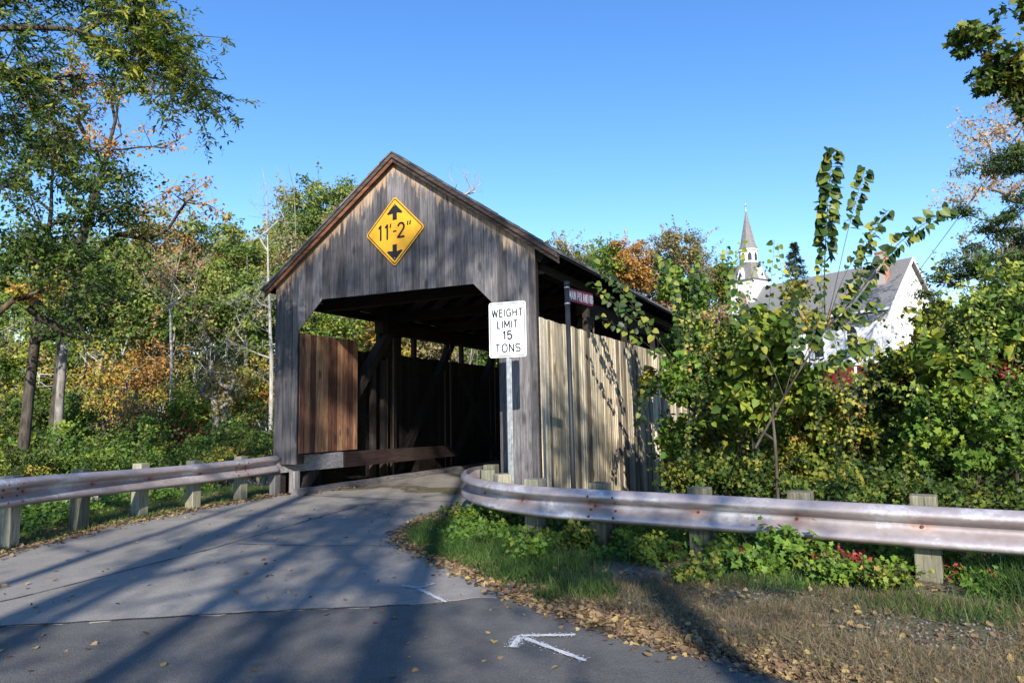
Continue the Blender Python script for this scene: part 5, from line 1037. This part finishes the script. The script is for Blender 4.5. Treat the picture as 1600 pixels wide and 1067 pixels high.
for k in range(8):
    a = k*math.pi/4; c, s = math.cos(a), math.sin(a); rr_ = .845; q = lambda y_, z_, r_: (TX+r_*c-y_*s, TY+r_*s+y_*c, z_)
    mb = MB(); pp = [(-.19, tz(16.65)), (.19, tz(16.65)), (.19, tz(17.2)), (.1, tz(17.42)), (0, tz(17.5)), (-.1, tz(17.42)), (-.19, tz(17.2))]; mb.prism([q(y_, z_, rr_) for y_, z_ in pp], Vector((c*.02, s*.02, 0)), .5); mb.build('belfry_opening', M_glass, church)
mb = MB(); frus(mb, tz(17.7), tz(17.85), 1.02, .98, 8, math.pi/8); mb.build('cornice', M_trim, church)
mb = MB(); frus(mb, tz(17.84), tz(18.5), 1.0, .74, 8, math.pi/8); frus(mb, tz(18.5), tz(21.9), .74, .04, 8, math.pi/8); mb.build('spire', M_croof, church)
mb = MB(); mb.tube((TX, TY, tz(21.8)), (TX, TY, tz(22.75)), .035); mb.tube((TX-.24, TY+.1, tz(22.45)), (TX+.24, TY-.1, tz(22.45)), .03); mb.tube((TX, TY, tz(21.85)), (TX, TY, tz(22.0)), .09, .07); mb.build('cross', plain('metal cross', (.30, .30, .28), .5, .5), church)
# utility wires
for i, (p, q) in enumerate([((1700, 55, 22), (1290, 600, 48)), ((1700, 180, 22), (1320, 600, 48))]):
    a = P(*p); b = P(*q); n = 24; pts = [a+(b-a)*k/n-np.array([0, 0, .5])*math.sin(math.pi*k/n) for k in range(n+1)]
    o = tubes('utility_wire', [(pts[k], pts[k+1], .014, .014) for k in range(n)], plain('black cable', (.02, .02, .022), .6), None, 5); tag(o, ['upper of two dark cables slanting down across the sky at the right', 'lower of two dark cables slanting down across the sky at the right'][i], 'cable')
# far road barrier in the wood
fb = empty('far_barrier', tuple(P(180, 680, 31)), 0, 'low dark barrier of a road seen through the left wood', 'barrier')
b_ = P(180, 680, 31); a0 = P(118, 676, 31)-b_; a1 = P(255, 676, 32)-b_
mb = MB(); mb.beam(a0, a1, .08, .32); mb.build('rail_beam', M_grey, fb)
for k in range(6): q = a0+(a1-a0)*(k+.5)/6; mb = MB(); mb.beam(q+np.array([0, -.1, -.9]), q+np.array([0, -.1, .2]), .16, .16); mb.build('post', M_greyv, fb)
# ------------------------------------------------------------------ tall trees behind the camera that shade the road
def back_tree(px, py, H_, r, ells, cl, per, seed, lab, lean=(0, 0)):
    tree('roadside_tree', lab, 'tree', (px, py, 0), H_, r, ells, cl, per, .15, 'green', 'grey', cr=.8, seed=seed, bend=[(px+lean[0]*.5, py+lean[1]*.5, H_*.5), (px+lean[0], py+lean[1], H_)], group='tall roadside trees behind the viewpoint')
back_tree(-3.6, -11, 18, .27, [(-2.9, -11, 15.5, 1.6, 2, 1.6), (-3.4, -11, 7.6, 1.5, 1.2, .6)], 34, 60, 501, 'tall tree behind the viewpoint casting a broad trunk shadow left across the road', (1.0, .5))
back_tree(-.3, -13, 20, .24, [(-1.0, -13, 12.0, 1.8, 2, 1.4), (.6, -13, 18.4, 2.4, 2, 2.0), (-.6, -13, 8.9, 1.6, 1.2, .6)], 64, 60, 502, 'tall tree behind the viewpoint shading the middle of the road', (1.2, 0))
back_tree(2.6, -10, 17, .20, [(2.2, -10, 9.0, 1.4, 2, .7), (3.6, -10, 13.0, 1.6, 2, 1.2), (1.4, -10, 7.2, 1.2, 1, .4)], 40, 60, 503, 'tall tree behind the viewpoint shading the lower right verge', (-.6, 0))
back_tree(-6.6, -12, 17, .22, [(-6.9, -12, 15.0, 1.4, 2, 1.2), (-5.4, -12, 8.6, 1.2, 1.2, .4)], 26, 60, 504, 'tall tree behind the viewpoint shading the left road edge', (1.6, 0))
back_tree(-2.0, -16, 21, .16, [(-1.8, -16, 20.3, 2.0, 2, 1.4), (-1.2, -16, 13.4, 1.2, 1.2, 1.0)], 30, 60, 505, 'slim tree behind the viewpoint dappling the portal boards', (-.8, 0))

def bare_tree(px, py, H_, r, seed, lab, lean, n=16):
    rng_ = random.Random(seed); ells = [(px+lean[0]*.7+rng_.uniform(-1.2, 1.2), py, H_*rng_.uniform(.55, .95), 1.6, 1.2, 1.6) for _ in range(3)]
    tree('roadside_tree', lab, 'tree', (px, py, 0), H_, r, ells, n, 10, .14, 'green', 'grey', cr=.8, seed=seed, bend=[(px+lean[0]*.45, py, H_*.5), (px+lean[0], py, H_)], group='tall roadside trees behind the viewpoint', twigs=3)
bare_tree(-5.0, -9.5, 15, .15, 511, 'slender leaning tree behind the viewpoint, shadow crossing the left of the slab', (1.6, 0))
bare_tree(-2.4, -9, 15, .12, 512, 'thin nearly leafless tree behind the viewpoint, shadow on the slab centre', (1.5, 0))
bare_tree(-1.2, -12, 16, .14, 513, 'thin forked tree behind the viewpoint, shadow reaching the bridge', (.9, 0))
bare_tree(-8.0, -9.5, 15, .14, 514, 'slender tree behind the viewpoint, shadow falling on the left verge', (2.4, 0))
